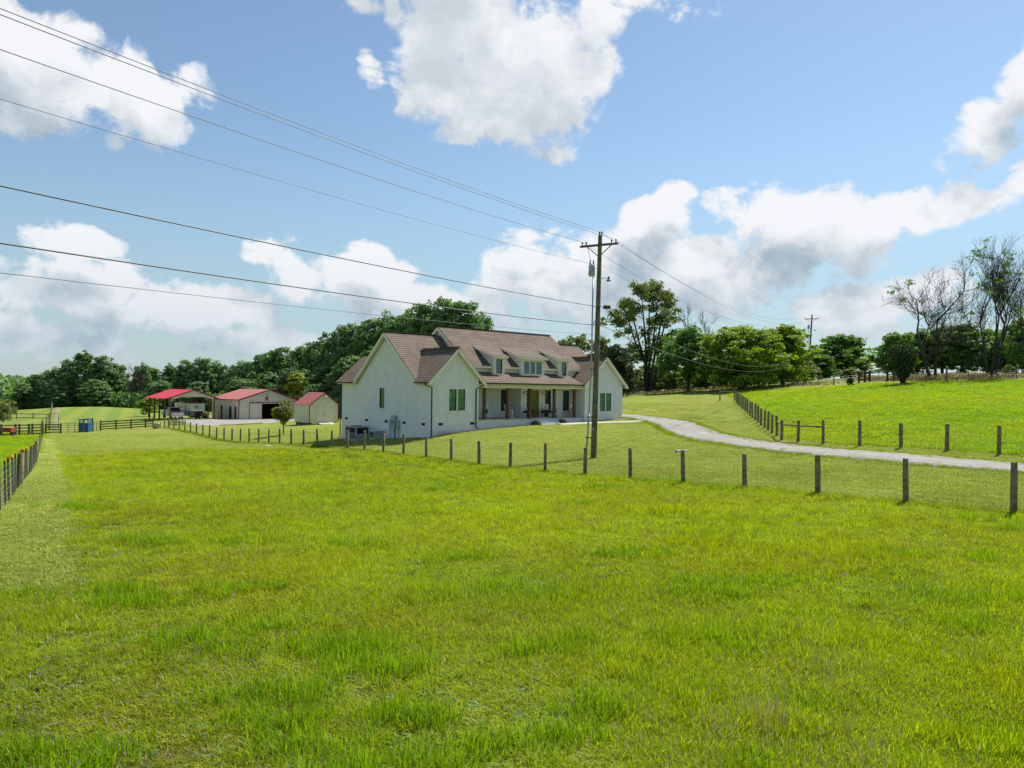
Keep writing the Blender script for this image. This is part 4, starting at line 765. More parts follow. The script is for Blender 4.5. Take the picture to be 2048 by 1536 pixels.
for s in (0, 1):
    ex = -.15 if s == 0 else W3+.15; ez = E3-.05; q = [(ex, D3+.15, ez), (ex, -.18, ez), (W3/2, -.18, R3+.07), (W3/2, D3+.15, R3+.07)]
    m = MB(); m.slab(q if s == 0 else q[::-1], .05); m.build('roof', M['red_metal'], shed)
    m = MB(); m.beam((ex, -.19, ez-.07), (W3/2, -.19, R3), .04, .12); m.build('rake_trim', M['red_trim'], shed)
    x_ = 0 if s == 0 else W3; m = MB(); m.box(x_-.05, x_+.05, -.035, .05, 0, E3-.06); m.build('corner_trim', M['red_trim'], shed)
for x0 in (1.12, 2.08):
    m = MB(); m.box(x0, x0+.93, -.05, -.01, .08, 1.95); d = m.build('door', M['cream_metal'], shed); m = MB(); m.lathe([(.04, 0), (.04, .08)], (x0+(.85 if x0 < 2 else .08), -.08, 1.0), 6); m.build('handle', M['black'], d)
m = MB(); m.box(1.05, 3.08, -.04, -.012, 1.96, 2.03); m.box(1.05, 1.115, -.04, -.012, .06, 1.96); m.box(3.015, 3.08, -.04, -.012, .06, 1.96); m.build('door_frame', M['trim'], shed)
m = MB(); m.lathe([(.05, 0), (.14, .08), (.13, .2), (.03, .24)], (W3/2+.15, -.18, 3.25), 8); m.build('wall_lamp', M['white'], shed)
for x_ in (.3, W3-.3): m = MB(); m.box(x_-.12, x_+.12, .05, D3-.05, -.5, -.003); m.build('skid', M['rail'], shed)
m = MB(); m.slab([(.95, -1.5, -.12), (3.15, -1.5, -.12), (3.15, -.06, .04), (.95, -.06, .04)], .06); m.build('ramp', M['concrete'], shed)
# ================================================================ vehicles in the carport
def cloc(a, b_): x, y = np.array([cx_, cy_])+hu*a+hv*b_; return (x, y, gz(x, y)+.07)
M['truck'] = mat('silver_white_car_paint', (.55, .58, .62), .25, .05, 2, metal=.2, spec=.6); M['chrome'] = mat('chrome', (.6, .62, .65), .15, .05, 3, metal=.9); M['lamp_glass'] = glass('headlamp_glass', (.9, .95, 1), .5, (.3, .3, .3)); M['carglass'] = glass('car_glass', (.7, .8, .85), .3)
def wheel(parent, x, y, z, r_=.40, wd=.26):
    m = MB(); n = 16; V = []; prof = [(.55, -.5), (.92, -.5), (1, -.35), (1, .35), (.92, .5), (.55, .5)]
    for k in range(n):
        an = 2*math.pi*k/n; V += [(x+wd*s, y+r_*p*math.cos(an), z+r_*p*math.sin(an)) for p, s in prof]
    q = len(prof); m.add(V, [(k*q+i, k*q+i+1, ((k+1) % n)*q+i+1, ((k+1) % n)*q+i) for k in range(n) for i in range(q-1)]); wo_ = m.build('wheel', M['rubber'], parent, True)
    m = MB(); m.add([(x-wd*.3, y+r_*.56*math.cos(2*math.pi*k/n), z+r_*.56*math.sin(2*math.pi*k/n)) for k in range(n)], [tuple(range(n))]); m.add([(x+wd*.3, y+r_*.56*math.cos(2*math.pi*k/n), z+r_*.56*math.sin(2*math.pi*k/n)) for k in range(n)], [tuple(range(n))]); m.build('rim', M['chrome'], wo_)
def truck():
    o = thing('pickup_truck', 'silver white pickup truck parked nose out under the red carport', 'truck', cloc(1.75, 1.6), HA)
    m = MB(); H = .98
    m.prism([(0.0, .45), (0, .95), (.08, 1.12), (1.35, 1.22), (1.36, .45)], 0, -H, H); m.prism([(1.36, .45), (1.36, 1.22), (3.55, 1.22), (3.55, .45)], 0, -H, H)
    m.prism([(3.56, .5), (3.56, 1.25), (5.75, 1.25), (5.75, .5)], 0, -H, H); m.build('body', M['truck'], o)
    m = MB(); m.add([(-.93, 1.38, 1.222), (.93, 1.38, 1.222), (.93, 3.5, 1.222), (-.93, 3.5, 1.222), (-.74, 2.05, 1.88), (.74, 2.05, 1.88), (.74, 3.25, 1.9), (-.74, 3.25, 1.9)], [(4, 5, 6, 7), (0, 1, 5, 4), (1, 2, 6, 5), (2, 3, 7, 6), (3, 0, 4, 7)]); cab = m.build('cab', M['truck'], o)
    m = MB(); m.add([(-.84, 1.465, 1.30), (.84, 1.465, 1.30), (.70, 1.985, 1.82), (-.70, 1.985, 1.82)], [(0, 1, 2, 3)]); m.v = [(x, y-.03, z+.012) for x, y, z in m.v]; m.build('windscreen', M['carglass'], cab)
    for s in (-1, 1):
        m = MB(); m.add([(s*.925, 1.75, 1.3), (s*.925, 3.35, 1.3), (s*.775, 3.15, 1.8), (s*.775, 2.15, 1.8)], [(0, 1, 2, 3)]); m.v = [(x+s*.012, y, z) for x, y, z in m.v]; m.build('side_window', M['carglass'], cab)
        m = MB(); m.box(s*.6-.3, s*.6+.3, -.035, .02, .80, .98); m.build('headlight', M['lamp_glass'], o)
        m = MB(); m.box(s*1.14-.13, s*1.14+.13, 1.55, 1.65, 1.22, 1.45); m.build('mirror', M['truck'], o)
        for y in (.95, 4.5): wheel(o, s*.86, y, .38)
    m = MB(); m.box(-.62, .62, -.05, .0, .58, .78); m.box(-.28, .28, -.05, .0, .80, .98); m.build('grille', M['chrome'], o)
    m = MB(); m.box(-.6, .6, -.058, -.051, .65, .70); m.build('grille_slot', M['black'], o)
    m = MB(); m.box(-1.0, 1.0, -.14, .02, .38, .57); m.build('bumper', M['chrome'], o)
truck()
M['trailer'] = mat('white_trailer_aluminium', (.62, .64, .66), .35, .08, 2, metal=.2); M['trailer_blue'] = mat('blue_grey_trailer_side', (.22, .32, .42), .4, .15, 2)
def trailer():
    o = thing('horse_trailer', 'white and blue gooseneck horse trailer parked beside the pickup', 'trailer', cloc(4.9, 1.6), HA)
    m = MB(); m.prism([(0, 1.35), (0, 2.62), (8.6, 2.62), (8.6, .45), (2.1, .45), (2.1, 1.35)], 0, -1.15, 1.15); b_ = m.build('body', M['trailer'], o)
    m = MB(); m.box(-1.165, -1.152, 2.2, 8.4, .6, 1.5); m.build('side_stripe', M['trailer_blue'], b_)
    m = MB(); m.box(-1.17, -1.153, 2.5, 3.2, .55, 2.35); m.build('door', M['trailer_blue'], b_); m = MB(); m.box(-1.185, -1.172, 2.62, 3.08, 1.6, 2.15); m.build('window', M['carglass'], b_)
    for y in (4.2, 5.8): m = MB(); m.box(-1.175, -1.153, y, y+.8, 1.75, 2.2); m.build('window', M['carglass'], b_)
    m = MB(); m.box(-1.17, 1.17, -.02, .0, 1.36, 1.5); m.build('nose_trim', M['chrome'], b_)
    m = MB(); m.box(-.6, .1, -.025, -.002, 1.75, 2.35); m.build('window', M['carglass'], b_)
    m = MB(); m.tube([(0, .55, 1.36), (0, .55, .95)], .07, 8); m.build('gooseneck', M['darksteel'], o)
    for s in (-.8, .8): m = MB(); m.box(s-.06, s+.06, 1.9, 2.02, .02, 1.35); m.build('landing_leg', M['darksteel'], o)
    for s in (-1, 1):
        for y in (5.6, 6.5): wheel(o, s*1.0, y, .38)
    m = MB(); m.box(-1.2, 1.2, 3.4, 6.4, 2.64, 2.9); m.build('hay_rack', M['grey_box'], o)
trailer()
def tractor():
    o = thing('utility_tractor', 'small tractor with large tyres parked under the trailer nose', 'tractor', cloc(5.25, -.5), HA)
    m = MB(); m.box(-.3, .3, .1, 1.4, .55, 1.05); m.build('bonnet', M['rust'], o); m = MB(); m.box(-.4, .4, 1.4, 2.2, .5, .9); m.build('chassis', M['darksteel'], o)
    m = MB(); m.box(-.25, .25, 1.7, 2.1, .92, 1.25); m.build('seat', M['black'], o)
    for s in (-1, 1): wheel(o, s*.72, 1.75, .55, .58, .34); wheel(o, s*.62, .4, .36, .36, .24)
    m = MB(); m.tube([(0, 1.3, 1.0), (0, 1.5, 1.3)], .025, 6); m.build('steering_column', M['black'], o)
tractor()
# ================================================================ fences
def post_mesh(name, r_, h, n=10, seed=0):
    r = random.Random(seed); m = MB(); m.lathe([(r_*1.06, -.45), (r_*1.04, .0), (r_, h*.5), (r_*.97, h-.015), (r_*.86, h)], (0, 0, 0), n); me_ = m.mesh(name, M['wood_post'], True); return me_
POSTS = [post_mesh('post', .085, 1.26+.03*k, 10, k) for k in range(4)]
rnd = random.Random(5)
def add_post(parent, x, y, k=None, s=1.0, name='post'):
    o = obj_from_mesh(name, POSTS[rnd.randrange(4)], parent); px_, py_ = parent.location[0], parent.location[1]
    o.location = (x-px_, y-py_, gz(x, y)-parent.location[2]); o.rotation_euler = (rnd.uniform(-.025, .025), rnd.uniform(-.025, .025), rnd.uniform(0, 6)); o.scale = (rnd.uniform(.9, 1.1)*s, rnd.uniform(.9, 1.1)*s, rnd.uniform(.97, 1.03)*s); return o
def mesh_wire(parent, pts, h, nh, dv, r_, name='wire_mesh', material='wire'):
    m = MB(); ox, oy, oz = parent.location
    P = np.array(pts, float); Z = gzs(P)
    def prism3(p, q):
        p, q = np.array(p), np.array(q); d = q-p; a = np.cross(d, (0, 0, 1) if abs(d[2]) < np.linalg.norm(d)*.9 else (1, 0, 0)); a = a/np.linalg.norm(a)*r_; b_ = np.cross(d, a); b_ = b_/np.linalg.norm(b_)*r_
        V = [tuple(e+w_) for e in (p, q) for w_ in (a, -.5*a+.87*b_, -.5*a-.87*b_)]; m.add(V, [(0, 1, 4, 3), (1, 2, 5, 4), (2, 0, 3, 5)])
    for i in range(len(P)-1):
        for k in range(nh):
            z = .06+(h-.06)*(k/(nh-1))**1.25; prism3((P[i][0]-ox, P[i][1]-oy, Z[i]+z-oz), (P[i+1][0]-ox, P[i+1][1]-oy, Z[i+1]+z-oz))
        L = np.linalg.norm(P[i+1]-P[i]); nv = max(1, int(L/dv))
        for k in range(nv):
            q = P[i]+(P[i+1]-P[i])*(k+.5)/nv; z = Z[i]+(Z[i+1]-Z[i])*(k+.5)/nv; prism3((q[0]-ox, q[1]-oy, z+.05-oz), (q[0]-ox, q[1]-oy, z+h-oz))
    return m.build(name, M[material], parent)
fx, fy = past(-3.2); fence = thing('pasture_fence', 'long woven wire fence on round wooden posts between pasture and lawn', 'fence', (FENCE_XY[0][0], FENCE_XY[0][1], gz(*FENCE_XY[0])))
FP = [past(-5.44), past(-2.72)]+list(FENCE_XY)
for p in FP: add_post(fence, *p)
mesh_wire(fence, FP, 1.12, 9, .18, .0021)
row = [(26.0, 25.9), (24.8, 28.25), (23.5, 30.6), at(1998, 908, 33)[:2], at(1893.7, 902, 35.1)[:2], at(1801.8, 897, 37.2)[:2], at(1719.3, 892.7, 39.3)[:2], at(1646.2, 888.5, 41.5)[:2], at(1596.2, 886.7, 43.3)[:2], at(1563.3, 879.4, 45.0)[:2]]
side = [at(x, 800, Y)[:2] for x, Y in ((1554.8, 47.6), (1544.5, 49.4), (1537, 51.3), (1529.9, 53.2), (1522.5, 55.2), (1516.7, 57.2), (1511, 59.3), (1505, 61.5), (1500, 63.7), (1495, 66), (1491, 68.3), (1486.8, 70.8), (1482.8, 73.4), (1478.7, 76), (1475.7, 78.6), (1472.7, 81.3), (1469, 84))]
rf = thing('field_fence', 'round post fence with a braced corner around the bright right-hand field', 'fence', (*row[-1], gz(*row[-1])))
for p in row+side: add_post(rf, *p, s=1.02)
mesh_wire(rf, row+side, 1.12, 8, .22, .0025)
def rail_between(parent, p, q, hp, hq, r_=.055, name='brace_rail', material='wood_post'):
    m = MB(); o = parent.location; m.tube([(p[0]-o[0], p[1]-o[1], gz(*p)+hp-o[2]), (q[0]-o[0], q[1]-o[1], gz(*q)+hq-o[2])], r_, 8); return m.build(name, M[material], parent, True)
rail_between(rf, row[-3], row[-2], .98, .98); rail_between(rf, row[-2], row[-1], .98, .98); rail_between(rf, row[-1], side[0], .98, .95)
cpost = at(1439.8, 803, 86)[:2]; add_post(rf, *cpost); rail_between(rf, side[-1], cpost, 1.1, 1.1, .05)
TP = MB(); TP.box(-.022, .022, -.006, .006, -.4, 1.4); TP.box(-.006, .006, -.02, .02, -.4, 1.4); TPM = TP.mesh('steel_post', M['rust'])
CAPM = MB().box(-.026, .026, -.026, .026, 1.37, 1.44).mesh('cap', M['yellow'])
def add_tpost(parent, x, y, s=1.0, cap=False):
    o = obj_from_mesh('steel_post', TPM, parent); l = parent.location; o.location = (x-l[0], y-l[1], gz(x, y)-l[2]); o.scale = (1.3, 1.3, s); o.rotation_euler = (rnd.uniform(-.04, .04), rnd.uniform(-.04, .04), rnd.uniform(0, 3))
    if cap: c = obj_from_mesh('cap', CAPM, o); c.scale = (1, 1, 1)
back = [at(x, 780, Y)[:2] for x, Y in ((1247, 108), (1268, 108), (1302, 107.5), (1331, 107), (1358, 106.5), (1398, 106), (1425, 106), (1455, 105.5), (1500, 104.5), (1540, 103.5), (1575, 103), (1606, 102), (1637, 101), (1668, 98.5), (1717, 98.5))]
bf = thing('wire_boundary_fence', 'thin steel post fence along the trees behind the house', 'fence', (*back[0], gz(*back[0])))
for i, p in enumerate(back):
    add_post(bf, *p) if i in (0, 6, 13) else add_tpost(bf, *p, s=.95)
mesh_wire(bf, back, 1.1, 6, .5, .004)
hillf = [at(x, 765, Y)[:2] for x, Y in ((1788, 95), (1824, 92), (1851, 90), (1893, 86), (1937, 85), (1985, 84), (2033, 83.5), (2085, 83), (2140, 82.5))]
hf = thing('hilltop_fence', 'steel post fence on the hilltop below the bare trees', 'fence', (*hillf[0], gz(*hillf[0])))
for i, p in enumerate(hillf): add_post(hf, *p, s=1.25) if i == 3 else add_tpost(hf, *p, s=1.05)
mesh_wire(hf, hillf, 1.1, 6, .6, .004)
# board fences and gates: each rail is a part
def board_fence(name, label, pts, h, nr, cat='fence', rw=.14, pw=.13, material='rail', gap0=.2, group=None, ph=.1):
    o = thing(name, label, cat, (*pts[0], gz(*pts[0])), 0, group); l = o.location
    for p in pts:
        m = MB(); x, y, z = p[0]-l[0], p[1]-l[1], gz(*p)-l[2]; m.box(x-pw/2, x+pw/2, y-pw/2, y+pw/2, z-.4, z+h+ph); m.build('post', M[material], o)
    for p, q in zip(pts[:-1], pts[1:]):
        d = np.array(q)-np.array(p); d /= np.linalg.norm(d); nn = np.array([d[1], -d[0]]); nn = nn if nn[1] < 0 else -nn; of = nn*(pw/2+.02)
        for k in range(nr):
            z = gap0+(h-gap0-rw/2)*k/(nr-1); m = MB()
            m.beam((p[0]-l[0]+of[0], p[1]-l[1]+of[1], gz(*p)+z-l[2]), (q[0]-l[0]+of[0], q[1]-l[1]+of[1], gz(*q)+z-l[2]), .035, rw); m.build('rail', M[material], o)
    return o
G = lambda px, Y: tuple(at(px, 850, Y)[:2])
M['dark_rail'] = mat('dark_brown_board', (.075, .052, .038), .9, .3, 5)
board_fence('corral_fence', 'brown four-board corral fence right of the blue cattle chute', [G(201, 93), G(232, 94.5), G(262, 96), G(291, 97.5), G(306, 98.5)], 1.2, 4, material='dark_rail')
board_fence('corral_fence', 'short brown board fence beside the tall corner post', [G(91.5, 85.5), G(122, 86.5)], 1.15, 4, material='dark_rail')
board_fence('corral_fence', 'grey board pen fence with mixed posts by the red trough', [G(-30, 79), G(3, 80), G(31, 81), G(39, 81.3), G(58, 82), G(65, 82.3), G(84, 83)], 1.25, 4, material='rail', pw=.17)
m = MB(); x, y = G(85.5, 82.6); m.lathe([(.16, -.5), (.15, 1.2), (.13, 1.75)], (0, 0, 0), 10); o = m.build('corner_post', M['wood_post'], None, True); o.location = (x, y, gz(x, y)); tag(o, 'tall grey corner post where the wire fence meets the pens', 'post')
for nm, a, b_, lb in (('pipe_gate', G(123, 87), G(163, 90), 'rusty pipe gate panel left of the blue cattle chute'), ('pipe_gate', G(181, 91), G(200, 92.8), 'rusty pipe gate panel right of the blue cattle chute')):
    o = thing(nm, lb, 'gate', (*a, gz(*a))); l = o.location; n_ = 5
    for k in range(n_):
        m = MB(); m.tube([(0, 0, .15+.25*k), (b_[0]-a[0], b_[1]-a[1], gz(*b_)-l[2]+.15+.25*k)], .028, 6); m.build('bar', M['rust'], o)
    for s in (0, .33, .66, 1): m = MB(); x, y = (b_[0]-a[0])*s, (b_[1]-a[1])*s; z = (gz(*b_)-l[2])*s; m.tube([(x, y, z+.0), (x, y, z+1.2)], .03, 6); m.build('upright', M['rust'], o)
def chute():
    x, y = G(172, 90.5); o = thing('cattle_chute', 'blue steel cattle squeeze chute standing in the corral line', 'cattle chute', (x, y, gz(x, y)), .2)
    for sx in (-.5, .5):
        for sy in (-.8, .8): m = MB(); m.box(sx-.05, sx+.05, sy-.05, sy+.05, 0, 1.62+.1*(sx > 0)); m.build('upright', M['blue'], o)
        m = MB(); m.box(sx-.03, sx+.03, -.75, .75, .18, 1.05); m.build('side_panel', M['blue'], o)
        for k in range(4): m = MB(); m.box(sx-.025, sx+.025, -.72+.4*k, -.66+.4*k, 1.05, 1.5); m.build('side_bar', M['blue'], o)
    for sy in (-.8, .8): m = MB(); m.box(-.5, .5, sy-.04, sy+.04, 1.52, 1.62); m.build('top_bar', M['blue'], o)
    m = MB(); m.box(-.44, -.03, -.86, -.80, .15, 1.15); m.build('head_gate', M['blue'], o); m = MB(); m.box(.03, .44, -.86, -.80, .15, 1.15); m.build('head_gate', M['blue'], o); m = MB(); m.box(-.5, .5, -.8, .8, .02, .1); m.build('floor', M['darksteel'], o)
    m = MB(); m.tube([(.55, -.3, 1.1), (.75, -.3, 1.7)], .03, 6); m.build('lever', M['blue'], o)
chute()
x, y = G(313, 95); o = thing('water_tank', 'grey steel water tank at the end of the corral', 'tank', (x, y, gz(x, y))); m = MB(); m.lathe([(.42, 0), (.42, .62), (.44, .64), (.44, .68), (.38, .68), (.37, .5)], (0, 0, 0), 16); m.build('drum', M['steel'], o, True); m = MB(); m.tube([(.3, .5, -.2), (.3, .5, .9), (.1, .2, .9)], .03, 6); m.build('pipe', M['darksteel'], o)
x, y = G(12, 80.6); o = thing('feed_trough', 'faded red feed trough behind the grey pen fence', 'trough', (x, y, gz(x, y)), -.2); m = MB(); m.prism([(-.3, .45), (-.38, .95), (.38, .95), (.3, .45)], 0, -1.0, 1.0); m.build('bin', M['redpaint'], o)
for s in (-.8, .8): m = MB(); m.box(s-.05, s+.05, -.25, .25, 0, .45); m.build('leg', M['darksteel'], o)
x, y = G(425, 112)
pen = [cloc(7.4, -1.2)[:2], cloc(9.4, -.6)[:2], cloc(10.6, 1.5)[:2]]
o = thing('stall_pen', 'rusty pipe stall pen between carport and barn', 'pen', (*pen[0], gz(*pen[0]))); l = o.location
for a, b_ in zip(pen[:-1], pen[1:]):
    for k in range(6): m = MB(); m.tube([(a[0]-l[0], a[1]-l[1], gz(*a)-l[2]+.2+.27*k), (b_[0]-l[0], b_[1]-l[1], gz(*b_)-l[2]+.2+.27*k)], .03, 6); m.build('bar', M['rust'], o)
for a in pen: m = MB(); m.tube([(a[0]-l[0], a[1]-l[1], gz(*a)-l[2]-.2), (a[0]-l[0], a[1]-l[1], gz(*a)-l[2]+1.75)], .05, 6); m.build('upright', M['rust'], o)
# pallets and round pen panel in front of the truck
x, y = G(388, 99); board_fence('hay_feeder', 'weathered slatted hay feeder beside the gravel yard', [G(337, 100), G(352, 100.5), G(366, 101)], .95, 4, 'feeder', .1, .1, 'rail')
# left steel-post fence with yellow caps
LF = [(-13.0, 18.2), (-14.3, 20.4), (-15.6, 22.6), (-17.0, 24.8), (-18.5, 27.2), (-20.0, 29.6), (-21.6, 32.2), (-23.3, 35.0), (-25.6, 38.6), (-28.2, 42.8), (-31.5, 48.0), (-35.5, 54.2), (-40.0, 61.2), (-45.0, 69.0), (-49.8, 76.4)]
lf = thing('wire_fence', 'woven wire fence on steel posts with yellow caps beside the mown path', 'fence', (*LF[0], gz(*LF[0])))
for i, p in enumerate(LF):
    add_post(lf, *p) if i in (4, 9) else add_tpost(lf, *p, s=.92, cap=i < 11)
    if i < 9: q = np.array(p)*.55+np.array(LF[i+1])*.45; add_tpost(lf, *q, s=.95, cap=(i % 2 == 1))
mesh_wire(lf, LF, 1.15, 8, .2, .003)
# far rails and lane fence in the left fields
board_fence('field_rail', 'long low rail fence across the far left field', [G(-40, 128), G(0, 128), G(33, 128), G(66, 128), G(98, 128)], .95, 2, material='rail', rw=.12)
lane = [G(99, 97), G(100, 108), G(101, 120), G(102, 134), G(102.6, 150), G(103, 168), G(103.4, 186)]
lfn = thing('lane_fence', 'steel post fence running away along the pale lane', 'fence', (*lane[0], gz(*lane[0])))
for p in lane: add_post(lfn, *p, s=1.2)
mesh_wire(lfn, lane, 1.2, 7, .5, .006)
strip('lane', [tuple(np.array(p)+(.3, 0)) for p in lane], [tuple(np.array(p)+(1.3+.12*i, 0)) for i, p in enumerate(lane)], 40, 3, .05, .2, mat('dry_lane', (.20, .19, .085), .95, .15, .8), 'pale mown lane beside the far fence')
gate = [G(93, 97), G(117, 98)]; o = thing('arched_gate', 'thin arched pipe gateway at the start of the lane', 'gate', (*gate[0], gz(*gate[0]))); a, b_ = gate; d = (b_[0]-a[0], b_[1]-a[1], gz(*b_)-gz(*a))
m = MB(); m.tube([(0, 0, 0), (0, 0, 1.9), (d[0]*.15, d[1]*.15, 2.1), (d[0]*.85, d[1]*.85, d[2]+2.1), (d[0], d[1], d[2]+1.9), d], .035, 6); m.build('arch', M['rust'], o)
for z in (.4, .9): m = MB(); m.tube([(0, 0, z), (d[0], d[1], d[2]+z)], .025, 6); m.build('bar', M['rust'], o)
# wooden gate wings and pipe gate on the right hill
board_fence('gate_wing', 'dark board fence wing left of the hilltop pipe gate', [G(1716.8, 98), G(1729, 98.8), G(1738.5, 99.4)], 1.42, 3, 'fence', .15, .2, 'dark_rail', .45)
board_fence('gate_wing', 'dark board fence wing between pipe gate and bush', [G(1774, 96.5), G(1787, 96), G(1799, 95.5)], 1.42, 3, 'fence', .15, .2, 'dark_rail', .45)
a, b_ = G(1740, 99.4), G(1773, 96.8); o = thing('pipe_gate', 'pale pipe farm gate between the dark board wings', 'gate', (*a, gz(*a))); d = (b_[0]-a[0], b_[1]-a[1], gz(*b_)-gz(*a))
for k in range(5): m = MB(); m.tube([(0, 0, .3+.28*k), (d[0], d[1], d[2]+.3+.28*k)], .025, 6); m.build('bar', M['steel'], o)
for s in (0.02, .5, .98): m = MB(); m.tube([(d[0]*s, d[1]*s, d[2]*s+.25), (d[0]*s, d[1]*s, d[2]*s+1.45)], .03, 6); m.build('upright', M['steel'], o)
# ================================================================ small things on the ground
x, y = at(1352, 905, 43.0)[:2]; o = thing('culvert_pipe', 'pale corrugated culvert pipe end at the edge of the lawn', 'pipe', (x, y, gz(x, y)+.05), .25)
m = MB(); m.tube([(k*.055, 0, 0) for k in range(14)], [.10+.012*(k % 2) for k in range(14)], 14, False); m.build('barrel', M['grey_box'], o, False); m = MB(); m.lathe([(.095, 0), (.095, .02)], (0, 0, 0), 12); m.v = [(z+.12, x_, y_) for x_, y_, z in m.v]; m.build('mouth', M['black'], o)
x, y = at(536, 893, 59.5)[:2]; m = MB(); m.lathe([(.34, 0), (.34, .03), (.29, .05), (.0, .055)], (0, 0, 0), 16); o = m.build('well_cover', M['concrete'], None, True); o.location = (x, y, gz(x, y)+.03); tag(o, 'round white cover lying in the grass near the wire fence', 'cover')
def clod(label, px, py, Y, s):
    x, y, _ = at(px, py, Y); r = np.random.default_rng(int(px)); m = MB(); n = 12; V = []
    for j in range(4):
        for k in range(n): rr = s*(1.0, .9, .62, .25)[j]*r.uniform(.75, 1.2); V.append((rr*1.4*math.cos(2*math.pi*k/n), rr*.8*math.sin(2*math.pi*k/n), s*(0, .30, .52, .58)[j]*r.uniform(.8, 1.15)))
    m.add(V, [(j*n+k, j*n+(k+1) % n, (j+1)*n+(k+1) % n, (j+1)*n+k) for j in range(3) for k in range(n)]+[tuple(range(3*n, 4*n))]); o = m.build('dry_dung', M['dung']); o.location = (x, y, gz(x, y)+.03); tag(o, label, 'dung')
M['dung'] = mat('dry_dung', (.30, .20, .12), .95, .3, 14, .8, 40)
clod('dry brown dung pat showing above the grass in mid pasture', 1075, 1177, 12.1, .13); clod('small flat dung pat in the grass below the near fence posts', 1685, 1156, 12.8, .08); clod('thin dung pat beside the tallest grass tuft', 1425, 1312, 9.3, .10)
# ================================================================ utility poles and lines
M['insul'] = mat('porcelain', (.10, .10, .11), .3, .1); M['xfmr'] = mat('transformer_grey', (.36, .43, .45), .4, .06)
PB = np.array(at(1187, 920, 42.0)); PB[2] = gz(PB[0], PB[1]); PT = np.array(at(1200.5, 470, 42.0))
LDIR = np.array([.485, .875, 0]); LDIR /= np.linalg.norm(LDIR); ADIR = np.array([LDIR[1], -LDIR[0], 0])
def utility_pole(label, base, top, full):
    o = thing('utility_pole', label, 'utility pole', tuple(base)); v = np.array(top)-np.array(base); h = np.linalg.norm(v); k = v/h
    def P(z, a=0.0, f=0.0): return tuple(k*z+ADIR*a+LDIR*f)
    m = MB(); m.tube([P(-1.0), P(0), P(h*.5), P(h-.02), P(h)], [.185, .18, .15, .12, .11], 14); m.build('pole', M['pole'], o, True)
    m = MB(); m.beam(P(h-.62, -1.18, -.16), P(h-.62, 1.18, -.16), .11, .12); m.build('crossarm', M['rail'], o)
    for s in (-1, 1): m = MB(); m.beam(P(h-.66, s*.75, -.1), P(h-1.25, s*.05, -.12), .03, .05); m.build('brace', M['rail'], o)
    for a in (-1.05, -.8, .78, 1.05) if full else (-1.08, 1.08):
        m = MB(); q = np.array(P(h-.56, a, -.16)); m.lathe([(.02, 0), (.02, .06), (.055, .08), (.045, .12), (.055, .15), (.03, .2)], q, 8); m.build('insulator', M['insul'], o)
    for a in (-.05, .1): m = MB(); m.lathe([(.02, 0), (.055, .08), (.04, .12), (.055, .15), (.03, .2)], P(h+.0, a), 8); m.build('insulator', M['insul'], o)
    tz = h-2.05
    m = MB(); q = np.array(P(tz-.35, -.42, -.1)); m.lathe([(.17, 0), (.19, .03), (.19, .62), (.17, .66), (.10, .70)], q, 14); tr = m.build('transformer', M['xfmr'], o, True)
    for s in (-.1, .1): m = MB(); m.lathe([(.035, 0), (.05, .06), (.035, .12), (.045, .18), (.02, .26)], q+np.array([s, 0, .68]), 8); m.build('bushing', M['insul'], tr)
    m = MB(); m.tube([P(tz+.55, -.5, -.1), P(tz+.95, -.62, -.1), P(h-.62, -.75, -.14)], .012, 5); m.build('jumper', M['cable'], o)
    m = MB(); m.tube([P(tz-.3, -.32, -.25), P(tz-.25, -.6, -.3), P(tz-.05, -.3, -.3), P(tz+.1, -.05, -.2)], .014, 5); m.build('jumper', M['cable'], o)
    m = MB(); m.tube([P(tz-.40, -.32, -.1), P(h*.45, -.30, -.05), P(2.6, -.36, -.03)], .045, 8); m.build('conduit', M['steel'], o, True)
    m = MB(); m.tube([P(2.6, -.36, -.03), P(.0, -.46, -.03)], .06, 8); m.build('conduit_guard', M['steel'], o, True)
    for z in (1.2, 2.4, 5.2): m = MB(); m.beam(P(z, -.5 if z < 3 else -.36, -.08), P(z, .12, -.17), .03, .05); m.build('strap', M['darksteel'], o)
    m = MB(); m.tube([P(tz-.55, .1, -.1), P(tz-.5, .45, -.15), P(tz-.55, .62, -.18)], .02, 6); ar = m.build('lamp_arm', M['steel'], o)
    m = MB(); q = np.array(P(tz-.72, .68, -.18)); m.lathe([(.13, 0), (.12, .05), (.06, .12), (.05, .26)], q, 10); m.build('lamp_head', M['darksteel'], ar)
    m = MB(); m.box(*[c for pr in zip(np.array(P(1.7, 0, -.17))-(.04, .01, .06), np.array(P(1.7, 0, -.17))+(.04, .01, .06)) for c in pr]); m.build('pole_tag', M['steel'], o)
    return o, P, h
pole1, P1, h1 = utility_pole('tall weathered utility pole with grey transformer and conduit on the front lawn', PB, PT, True)
Q0 = at(1616, 758, 128); PB2 = np.array((Q0[0], Q0[1], gz(Q0[0], Q0[1]))); PT2 = np.array(at(1624, 631, 128))
pole2, P2, h2 = utility_pole('smaller distant utility pole among the trees by the field corner', PB2, PT2, False)
def span(p, q, sag, n=40):
    p, q = np.array(p, float), np.array(q, float); return [tuple(p+(q-p)*t_+np.array([0, 0, -4*sag*t_*(1-t_)])) for t_ in np.linspace(0, 1, n)]
def line(name, label, pts_list, r_, group=None, cat='power line', material='cable'):
    o = None; pts = [q for pl in pts_list for q in pl]; m = MB(); base = pts[0]
    m.tube([tuple(np.array(q)-np.array(base)) for q in pts], r_, 5); o = m.build(name, M[material], None, True); o.location = base; tag(o, label, cat, group); return o
